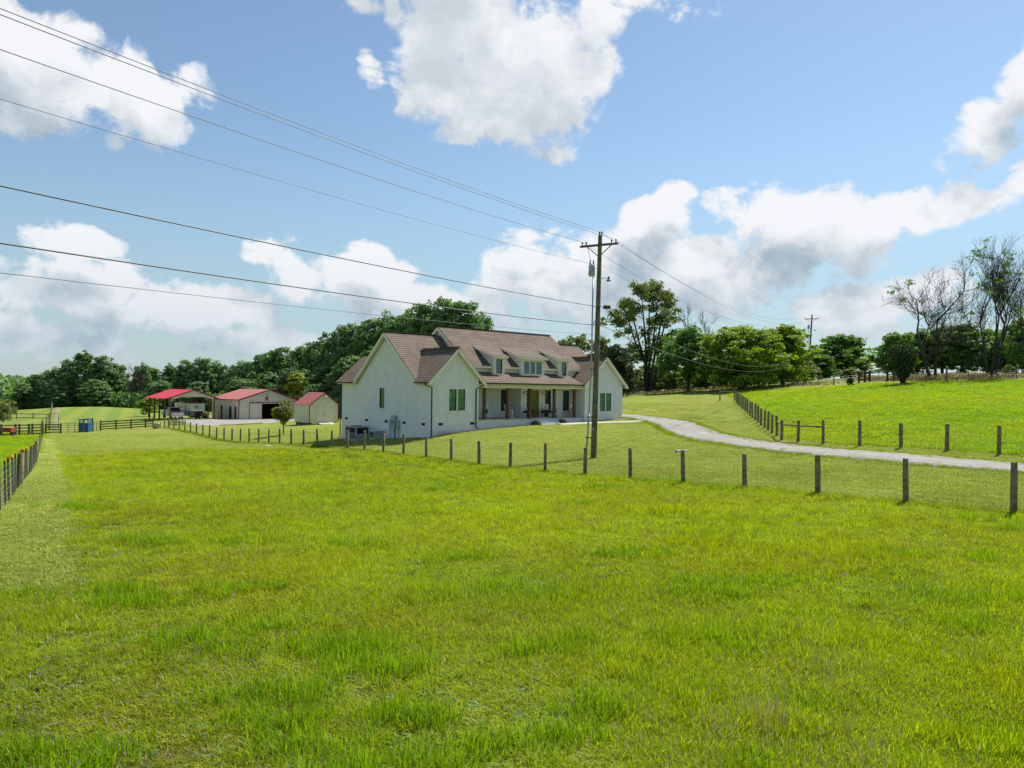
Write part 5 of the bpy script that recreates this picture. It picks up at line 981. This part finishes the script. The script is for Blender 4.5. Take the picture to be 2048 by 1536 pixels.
def leftspan(p, y_at_edge, k=7e-4, reach=72, n=60, x_edge=0.0):
    """the span beyond the pole on the near side: straight in plan, a parabola in height that crosses the left picture edge at its measured height"""
    p = np.array(p, float); d = -LDIR
    tt = np.linspace(0, reach, n); te = (-.7111*p[1]-p[0])/(d[0]+.7111*d[1]); e = p+d*te
    zt = at(x_edge, y_at_edge, e[1])[2]; s = (zt-p[2]-k*te*te)/te
    return [tuple(p+d*t_+np.array([0, 0, s*t_+k*t_*t_])) for t_ in tt][::-1]
W1 = lambda z, a=0.0, f=0.0: tuple(PB+np.array(P1(z, a, f))); W2_ = lambda z, a=0.0, f=0.0: tuple(PB2+np.array(P2(z, a, f)))
g_ = 'power lines between the utility poles'
line('power_line', 'uppermost power line tied to the top of the tall pole', [leftspan(W1(h1+.18), 22), span(W1(h1+.18), W2_(h2+.18), 2.6)], .0105, g_)
line('power_line', 'power line on the far crossarm end, just under the uppermost line', [leftspan(W1(h1-.36, .95, -.16), 34), span(W1(h1-.36, .95, -.16), W2_(h2-.36, 1.08, -.16), 2.8)], .0105, g_)
line('power_line', 'power line on the near crossarm end of the tall pole', [leftspan(W1(h1-.36, -1.05, -.16), 103), span(W1(h1-.36, -1.05, -.16), W2_(h2-.36, -1.08, -.16), 3.0)], .011, g_)
line('power_line', 'thin neutral line tied above the grey transformer', [leftspan(W1(h1-1.75, -.12), 201), span(W1(h1-1.75, .12), W2_(h2-2.0), 3.0)], .0075, g_)
zc1, zc2 = 4.95-(PB[2]-CAMZ), 3.85-(PB[2]-CAMZ)
line('telephone_cable', 'thick telephone cable with dark splice box below the transformer', [leftspan(W1(zc1, -.16), 373, 5e-4), span(W1(zc1, .16), W2_(h2*.50), 3.4)], .018, 'telephone cables between the utility poles', 'cable')
line('telephone_cable', 'thick lower telephone cable crossing the pole above the roof ridge', [leftspan(W1(zc2, -.16), 487, 5e-4), span(W1(zc2, .16), W2_(h2*.42), 3.0)], .018, 'telephone cables between the utility poles', 'cable')
line('telephone_cable', 'thin lowest cable passing behind the house roof ridge', [leftspan(W1(zc2-.55, -.16), 546, 4.5e-4)], .0075, 'telephone cables between the utility poles', 'cable')
o = thing('cable_splice_box', 'dark splice box hanging on the thick cable beside the tall pole', 'splice box', W1(zc1-.08, .55)); m = MB(); m.box(-.2, .2, -.1, .1, -.10, .10); m.build('case', M['darksteel'], o)
m = MB(); m.tube([(.3+.16*math.sin(k*.6), 0, -.15-.16*math.cos(k*.6)-.12) for k in range(11)], .012, 5); m.build('cable_loop', M['cable'], o)
# ================================================================ trees
LEAF = {
 'wood': leafy('woodland_leaves', (.065, .150, .065), (.165, .262, .09), .42, (1.3, 1.45, .5)),
 'pale': leafy('pale_woodland_leaves', (.08, .14, .06), (.14, .20, .09), .35, (1.2, 1.3, .7)),
 'bright': leafy('bright_leaves', (.12, .23, .010), (.26, .34, .014), .5, (1.35, 1.3, .4)),
 'mid': leafy('mid_green_leaves', (.07, .17, .025), (.16, .27, .035), .45, (1.35, 1.4, .5)),
 'olive': leafy('olive_leaves', (.09, .145, .03), (.20, .24, .06), .45, (1.35, 1.3, .5)),
 'dark': leafy('dark_evergreen_leaves', (.020, .045, .018), (.048, .078, .026), .2),
 'sapling': leafy('sapling_leaves', (.09, .17, .02), (.26, .23, .04), .45, (1.4, 1.2, .5)),
 'tan': leafy('tan_seed_grass', (.20, .16, .075), (.30, .24, .12), .3, (1.1, 1.05, .8)),
}
def crown_pts(lobes, nclump, per, clump_r, seed, shell=.62):
    r = np.random.default_rng(seed); L = np.array([l[:3] for l in lobes], float); Rr = np.array([l[3:6] for l in lobes], float)
    w_ = (Rr[:, 0]*Rr[:, 1]+Rr[:, 0]*Rr[:, 2]); idx = r.choice(len(lobes), nclump, p=w_/w_.sum())
    d = r.normal(size=(nclump, 3)); d /= np.linalg.norm(d, axis=1, keepdims=True)
    c = L[idx]+d*Rr[idx]*r.uniform(shell, 1.06, (nclump, 1))
    cr = clump_r*r.uniform(.55, 1.35, nclump)
    c = np.repeat(c, per, 0); dd = np.repeat(d, per, 0); q = r.normal(size=(len(c), 3)); q /= np.linalg.norm(q, axis=1, keepdims=True); q *= (r.random((len(c), 1))**.5)
    q[:, 2] *= .62
    return c+q*np.repeat(cr, per)[:, None], dd*.6+q*.8
def limbs(trunk_h, r0, lobes, seed, lean=(0, 0), n=7):
    m = MB(); r = random.Random(seed); top = (lean[0], lean[1], trunk_h)
    m.tube([(0, 0, -.5), (0, 0, 0), (lean[0]*.4, lean[1]*.4, trunk_h*.5), top], [r0*1.35, r0*1.15, r0*.85, r0*.6], 8)
    for l in lobes:
        z0 = trunk_h*r.uniform(.5, 1.0); s = z0/trunk_h; p = (lean[0]*s, lean[1]*s, z0); q = np.array(l[:3]); md = (np.array(p)+q)/2+np.array([r.uniform(-.3, .3), r.uniform(-.3, .3), -.2])
        rr = r0*.42; m.tube([p, tuple(md), tuple(q)], [rr, rr*.7, rr*.3], 5)
        for _ in range(2):
            e = q+np.array([r.uniform(-1, 1)*l[3]*.7, r.uniform(-1, 1)*l[4]*.7, r.uniform(.0, .8)*l[5]]); m.tube([tuple(q), tuple(e)], [rr*.3, rr*.12], 4)
    return m
def lobes_round(h, wd, base, k, seed, spread=1.0):
    """lobes that fill a crown of height h (from base) and width wd"""
    r = random.Random(seed); out = []; H_ = h-base
    for i in range(k):
        t_ = (i+.5)/k; z = base+H_*(.14+.76*t_); rad = wd/2*math.sqrt(max(.05, 1-(2*(t_-.42))**2*.78))*spread; an = i*2.4+r.uniform(-.5, .5)
        rr = wd*r.uniform(.17, .25); dist = max(0, rad-rr*.9)*r.uniform(.65, 1.0)
        out.append((math.cos(an)*dist, math.sin(an)*dist, min(z, h-rr*.75), rr, rr, rr*r.uniform(.65, .9)))
    out.append((r.uniform(-.1, .1)*wd, r.uniform(-.1, .1)*wd, h-wd*.15, wd*.2, wd*.2, wd*.17)); return out
class Proto: pass
def make_proto(h, wd, base, kind, seed, k=13, nclump=150, per=38, cr=.95, leaf=.34, trunk=None, r0=.22, bark='bark', lobes=None, shell=.6):
    p = Proto(); p.h, p.w = h, wd; lb = lobes or lobes_round(h, wd, base, k, seed)
    c, d = crown_pts(lb, nclump, per, cr, seed, shell); p.crown = leaf_mesh('crown', c, leaf, 0, LEAF[kind], seed+1, d)
    vv = np.empty(len(p.crown.vertices)*3, np.float32); p.crown.vertices.foreach_get('co', vv); vv = vv.reshape(-1, 3)
    p.w = float(np.percentile(np.hypot(vv[:, 0], vv[:, 1]), 96)*2); p.h = float(np.percentile(vv[:, 2], 99.6))
    p.trunk = limbs(trunk or (base+(h-base)*.45), r0, lb, seed).mesh('trunk', M[bark], True); return p
def plant(name, label, proto_, px, top, Y, wpx=None, cat='tree', group=None, rz=None, base_py=None, sink=0.0):
    """stands a tree whose top shows at picture height 'top' when seen from the camera's place"""
    x, y, zt = at(px, top, Y); zb = gz(x, y)-sink; sh = (zt-zb)/proto_.h; sw = (wpx*Y/FPX)/proto_.w if wpx else sh
    o = thing(name, label, cat, (x, y, zb), 0, group); rz = rnd.uniform(0, 6.28) if rz is None else rz
    for nm, me_ in (('trunk', proto_.trunk), ('crown', proto_.crown)):
        c = obj_from_mesh(nm, me_, o); c.scale = (sw, sw, sh); c.rotation_euler = (0, 0, rz)
    return o
wood = [make_proto(17, 10.5, .4, 'wood', 100+i, 24, 330, 36, .95, .38, r0=.26) for i in range(5)]
woodpale = make_proto(14, 8.5, .4, 'pale', 130, 18, 240, 36, .85, .34)
woodbright = make_proto(12, 7.0, .8, 'bright', 131, 12, 130, 36, .85, .36)
TL = 'dark green broadleaf tree in the gap between carport and barn'
for i, (px, top, Y, wp) in enumerate([(48, 768, 226, 46), (75, 750, 232, 50), (104, 738, 229, 50), (135, 722, 226, 56), (170, 706, 223, 66), (208, 714, 223, 62), (236, 730, 228, 52), (283, 730, 226, 46), (306, 737, 233, 46), (340, 731, 226, 52), (372, 722, 223, 52), (410, 718, 221, 60), (442, 727, 223, 54), (468, 733, 216, 54), (255, 762, 236, 60), (190, 760, 215, 60), (120, 772, 218, 50), (320, 765, 214, 60), (395, 765, 212, 60)]):
    plant('broadleaf_tree', ('dark green broadleaf tree left of the lane beyond the far field' if px < 105 else 'tall dark green broadleaf tree above the far striped field' if px < 240 else 'dark green broadleaf tree beside the small leafless tree in the far line' if px < 300 else 'dark green broadleaf tree showing above the red carport roof' if px < 420 else TL), wood[i % 5], px, top, Y, wp, group='trees beyond the far left field', sink=1.0)
for i, (px, top, Y, wp) in enumerate([(498, 724, 192, 66), (530, 709, 182, 74), (565, 697, 172, 84), (605, 694, 166, 84), (640, 682, 156, 78), (672, 664, 149, 84), (705, 652, 143, 88), (742, 642, 137, 90), (778, 632, 131, 94), (815, 627, 127, 92), (850, 613, 121, 104), (893, 603, 117, 116), (932, 609, 117, 110), (962, 634, 119, 72), (540, 748, 160, 90), (600, 742, 150, 80), (655, 735, 140, 90), (700, 715, 130, 90), (480, 758, 172, 70), (745, 700, 122, 90), (640, 770, 132, 80), (580, 775, 150, 70)]):
    plant('woodland_tree', ('dark woodland tree between carport and barn roofs' if px < 510 else 'dark woodland tree rising over the red barn roof' if px < 615 else 'dark woodland tree rising over the small shed' if px < 690 else 'dark woodland tree close behind the left gable peak' if px < 800 else 'tall dark woodland tree crowning the wood above the main roof'), wood[(i*2+1) % 5], px, top, Y, wp, group='woodland trees behind the farm buildings', sink=.6)
plant('woodland_tree', 'pale grey-green tree at the wood edge behind the barn', woodpale, 578, 738, 141, 64)
plant('woodland_tree', 'yellow-green young tree at the wood edge between barn and shed', woodbright, 593, 747, 136, 46)
plant('woodland_tree', 'light green young tree left of the red carport', woodbright, 298, 795, 140, 40)
# far left bushes
for px, top, Y, wp, lb in ((6, 805, 118, 34, 'round olive bush at the left edge of the far field'), (17, 800, 122, 30, 'second olive bush with a bare dirt foot in the far field')):
    plant('field_bush', lb, make_proto(4, 5, .2, 'olive', int(px)+300, 8, 60, 30, .6, .25, r0=.1), px, top, Y, wp, cat='bush')
# behind the house
bp = make_proto(9, 6.5, 1.5, 'olive', 140, 11, 95, 26, .7, .3, shell=.35)
for i, (px, top) in enumerate(((1132, 673), (1165, 668), (1198, 671))): plant('garden_tree', 'loose olive green tree top showing above the right roof ridge', bp, px, top, 112, 56, group='leafy trees behind the house roof')
# tall many-stemmed tree right of the house
def many_stem(label):
    x, y, zt = at(1300, 557, 121); zb = gz(x, y); h = zt-zb; o = thing('tall_tree', label, 'tree', (x, y, zb)); r = random.Random(77); m = MB(); lb = []
    for i in range(7):
        an = i*.9+.2; b0 = (math.cos(an)*.55, math.sin(an)*.55, -.4); tx = (-4.9, -3.4, -1.7, .2, 1.7, 3.2, 4.4)[i]; ty = r.uniform(-3, 3); hh = h*(.70, .84, .93, .98, .97, .88, .72)[i]
        pts = [b0, (b0[0]*1.3+tx*.1, b0[1]*1.3, h*.16), (tx*.42, ty*.4, h*.42), (tx*.72, ty*.7, h*.66), (tx, ty, hh-1.2)]; m.tube(pts, [.28, .23, .18, .12, .04], 7)
        for k in range(9):
            z = h*r.uniform(.30, .95)*hh/h; s = z/hh; q = np.array((tx*s, ty*s, z)); e = q+np.array((r.uniform(-1, 1)*2.6+tx*.22, r.uniform(-1, 1)*2.4, r.uniform(.4, 2.0))); m.tube([tuple(q), tuple((q+e)/2+np.array((0, 0, .2))), tuple(e)], [.07, .05, .02], 4); rr = r.uniform(.7, 1.3); lb.append((*e, rr, rr, rr*.7))
        lb.append((tx, ty, hh-1.1, 1.5, 1.5, 1.1))
    m.build('trunk', M['bark'], o, True); c, d = crown_pts(lb, 640, 26, .80, 78, .3); obj_from_mesh('crown', leaf_mesh('crown', c, .25, 0, LEAF['olive'], 79, d), o)
many_stem('tall many-stemmed tree with an airy crown behind the right gable')
dk = make_proto(9.5, 8, .5, 'dark', 150, 18, 240, 36, .8, .32); plant('shade_tree', 'dark shady tree just behind the right gable', dk, 1236, 692, 106, 76)
mid = make_proto(9.5, 9, 1.6, 'mid', 160, 20, 260, 38, .7, .28); plant('field_tree', 'mid green tree between the tall tree and the bright tree', mid, 1378, 657, 110, 118)
brt = make_proto(9.5, 11, .5, 'bright', 170, 26, 420, 40, .72, .28, r0=.3); plant('field_tree', 'broad bright yellow-green tree casting shade at the field corner', brt, 1484, 655, 105, 168)
brt2 = make_proto(10, 9, .3, 'bright', 175, 22, 330, 40, .72, .28); plant('field_tree', 'bright green tree right behind the broad yellow-green tree', brt2, 1566, 653, 111, 126)
grn = make_proto(10, 9.5, .5, 'mid', 180, 20, 300, 38, .75, .30)
plant('field_tree', 'rounded green tree right of the distant utility pole', grn, 1684, 671, 138, 104); plant('field_tree', 'smaller green tree between distant pole and rounded tree', wood[1], 1638, 700, 146, 66)
plant('field_tree', 'small pale green tree right of the rounded tree', woodbright, 1722, 716, 133, 54)
ol = make_proto(5, 5, .2, 'olive', 185, 9, 90, 32, .6, .26, r0=.1)
for px, top, Y, wp, lb in ((1452, 735, 118, 60, 'low green bush under the broad yellow-green tree'), (1350, 745, 122, 60, 'low green bush at the foot of the mid green tree'), (1612, 735, 116, 40, 'low green bush at the foot of the distant pole'), (1702, 738, 118, 60, 'pale leafy bush behind the dark board gate wing'), (1415, 738, 124, 70, 'low bush left of the broad yellow-green tree'), (1320, 752, 128, 50, 'low bush behind the tall many-stemmed tree'), (1262, 755, 118, 40, 'yellow-green bush beside the right gable'), (2018, 730, 100, 22, 'small yellow-green bush right of the leafless hill trees')):
    plant('hedge_bush', lb, ol, px, top, Y, wp, cat='bush')
for i, px in enumerate(range(1268, 1650, 34)):
    plant('hedge_bush', 'green hedge bush in the continuous row behind the boundary fence', (ol, grn)[i % 2], px, 738-8*(i % 3)-(px-1268)*.03, 128+5*(i % 2), 66, cat='bush', group='hedge bushes behind the boundary fence', sink=.5)
HL = 'green tree in the hedge line behind the leafless hill trees'
for i, (px, top, Y, wp) in enumerate(((1790, 668, 118, 84), (1835, 662, 124, 90), (1885, 655, 122, 100), (1925, 650, 120, 100), (1975, 662, 124, 90), (2015, 668, 118, 80), (2046, 640, 112, 80), (2090, 645, 112, 90))):
    plant('hedge_tree', HL, (grn, wood[2], mid, wood[3])[i % 4], px, top, Y, wp, group='hedge line trees on the hill', sink=.3)
# evergreen shrubs on the hill
def vase_bush():
    x, y, zt = at(1806, 684, 87.5); zb = gz(x, y); h = zt-zb; o = thing('vase_shaped_bush', 'dark vase-shaped evergreen bush near the hilltop gate', 'bush', (x, y, zb)); r = np.random.default_rng(9); m = MB(); pts = []
    for i in range(34):
        an = r.uniform(0, 6.28); sp = r.uniform(.2, 1.0)*1.75; hh = h*r.uniform(.7, 1.0); e = np.array((math.cos(an)*sp, math.sin(an)*sp, hh)); m.tube([(math.cos(an)*.12, math.sin(an)*.12, -.2), tuple(e*np.array((.45, .45, .45))), tuple(e*.98)], [.06, .04, .01], 4)
        for k in range(150): s = r.uniform(.22, 1.03); pts.append(e*np.array((s**.8, s**.8, s))+r.normal(0, .17, 3))
    m.build('trunk', M['bark'], o); obj_from_mesh('crown', leaf_mesh('crown', np.array(pts), .17, 0, LEAF['dark'], 8), o)
vase_bush()
rb = make_proto(1.5, 1.5, .0, 'dark', 190, 6, 60, 26, .3, .12, r0=.05); plant('round_bush', 'small round dark bush beside the single field post', rb, 1701, 755, 92.5, 17, cat='bush')
# young tree on the lawn
x, y, _ = at(568, 868, 76); tr = Proto(); tr.h, tr.w = 4.3, 2.4
lbs = [(0, 0, 1.9, .8, .8, .6), (.35, .1, 2.5, .85, .85, .7), (-.35, -.1, 2.6, .85, .85, .65), (.1, .3, 3.2, .8, .8, .6), (-.1, -.2, 3.7, .55, .55, .5), (.6, 0, 2.2, .4, .4, .35), (-.75, .1, 2.7, .4, .4, .3)]
c, d = crown_pts(lbs, 90, 34, .34, 201, .4); tr.crown = leaf_mesh('crown', c, .17, 0, LEAF['sapling'], 202, d); tr.trunk = limbs(2.6, .06, lbs, 203).mesh('trunk', M['barkgrey'], True)
plant('young_tree', 'young green tree with reddish tips standing alone on the lawn', tr, 568, 797.5, 76, 46)
# leafless trees
def bare_tree(label, px, top, Y, stems, seed, vine=0, wspread=1.0, twigs=5, name='leafless_tree', thin=1.0):
    x, y, zt = at(px, top, Y); zb = gz(x, y); h = zt-zb; o = thing(name, label, 'tree', (x, y, zb)); r = random.Random(seed); m = MB(); ends = []
    def grow(p, d, L, rad, depth):
        d = np.array(d)/np.linalg.norm(d); pts = [p]; n = 3; q = np.array(p)
        for k in range(n):
            j_ = .07 if depth == 0 else .16; d = d+np.array((r.uniform(-1, 1)*j_, r.uniform(-1, 1)*j_, .12 if depth else .08)); d /= np.linalg.norm(d); q = q+d*L/n; pts.append(tuple(q))
        rad = max(rad, .021*Y/90); m.tube(pts, [rad, rad*.82, rad*.62, rad*.42], 6 if depth < 2 else 3, depth < 1)
        if depth > 1: ends.extend(pts[2:])
        if depth >= 4 or L < .5: return
        for k in range(twigs if depth else 4):
            j = r.choice((1, 2, 3, 3)); an = r.uniform(0, 6.28); sp = r.uniform(.35, .75)*wspread; a = np.cross(d, (math.cos(an), math.sin(an), .3)); a /= np.linalg.norm(a)
            grow(pts[j], d*(1-sp*.5)+a*sp, L*r.uniform(.5, .72), rad*r.uniform(.38, .52)*(1.15 if depth == 0 else 1), depth+1)
    for (dx, dy, hh, rad, ox) in stems: grow((ox, 0, -.3), (dx, dy, 1), h*hh, rad, 0)
    zm = max(v_[2] for v_ in m.v); kz = h/zm; kx = 1.02*kz; m.v = [(a_*kx, b_*kx, c_*kz) for a_, b_, c_ in m.v]; ends = [(a_*kx, b_*kx, c_*kz) for a_, b_, c_ in ends]
    m.build('trunk', M['bark'], o, True)
    if vine:
        rr = np.random.default_rng(seed); E_ = np.array(ends); E_ = E_[E_[:, 2] > h*.35]; w_ = (E_[:, 2]/h)**2; w_ /= w_.sum(); cc = E_[rr.choice(len(E_), vine, p=w_)]; c = np.repeat(cc, 16, 0)+rr.normal(0, .26, (vine*16, 3))*np.array((1, 1, .6)); obj_from_mesh('crown', leaf_mesh('crown', c, .24, 0, LEAF['wood'], seed), o)
    return o
bare_tree('leafless spreading tree on the hill beside the vase-shaped bush', 1868, 500, 92, [(-.30, .1, .56, .30, -.3), (.06, 0, .64, .27, .35)], 11, 9, 1.2, 6)
bare_tree('tall leafless tree with scattered vine clumps on the hilltop', 1985, 462, 91, [(-.16, .05, .60, .26, -.45), (.02, -.1, .66, .28, -.1), (.26, .1, .58, .25, .5)], 12, 52, .75, 6)
bare_tree('leafless tree cut by the right edge of the picture', 2062, 490, 93, [(-.06, .1, .6, .25, 0), (.18, -.1, .55, .24, .4)], 13, 6, 1.0, 5)
bare_tree('slim leafless tree behind the mid green tree', 1412, 602, 128, [(-.06, 0, .62, .22, 0), (.22, .1, .5, .16, .2)], 14, 0, .75, 5)
bare_tree('small grey leafless tree in the far left tree line', 262, 726, 215, [(0, 0, .6, .16, 0), (.2, .1, .5, .12, 0)], 15, 0, .9, 4)
# tan seed grass beyond the hill fence, ivy at the wood foot
def band(name, label, line_, depth, n, h0, h1, kind, seed, size):
    r = np.random.default_rng(seed); L = resample(line_, 400); i = r.integers(0, 400, n); P_ = L[i]+np.c_[r.normal(0, .6, n), r.uniform(0, depth, n)]; z = gzs(P_); z += r.random(n)**1.5*h1
    o = obj_from_mesh(name, leaf_mesh(name, np.c_[P_, z], size, 0, LEAF[kind], seed, None, .0, 2.2)); o['kind'] = 'stuff'; o['label'] = label
band('seed_grass', 'tan uncut seed grass beyond the hilltop fence', [(p[0], p[1]+3.5) for p in hillf[1:]], 16, 6500, .3, .55, 'tan', 61, .17)
band('verge_growth', 'uncut tan and green growth along the boundary fence', [(p[0], p[1]+.8) for p in back], 12, 2600, .2, .35, 'tan', 62, .14)
band('wood_undergrowth', 'dark undergrowth at the foot of the wood', [at(x_, 840, Y)[:2] for x_, Y in ((470, 165), (540, 150), (600, 140), (660, 128), (720, 116))], 10, 9000, .5, 3.5, 'wood', 63, .5)
band('wood_undergrowth', 'dark undergrowth at the foot of the far tree line', [at(x_, 820, Y)[:2] for x_, Y in ((20, 228), (120, 222), (220, 216), (320, 212), (420, 208), (480, 190))], 14, 14000, .5, 5.0, 'wood', 64, .7)
# distant wooded hills
def far_woods():
    r = np.random.default_rng(5); pts = []; out = []
    for k in range(520):
        Y = r.uniform(420, 640); a = r.uniform(-.86, .86)
        if .42 < a < .62: continue
        x = a*Y; z = gz(x, Y); h = r.uniform(9, 15)+6*(a < -.6); q = r.normal(size=(70, 3)); q /= np.linalg.norm(q, axis=1, keepdims=True); q[:, 2] = q[:, 2]*.5+.5
        pts.append(np.array((x, Y, z))+q*np.array((7, 7, h))); out.append(q)
    o = obj_from_mesh('distant_woods', leaf_mesh('distant_woods', np.concatenate(pts), 2.6, 0, LEAF['wood'], 6, np.concatenate(out))); o['kind'] = 'stuff'; o['label'] = 'distant wooded ridge on the horizon'
far_woods()
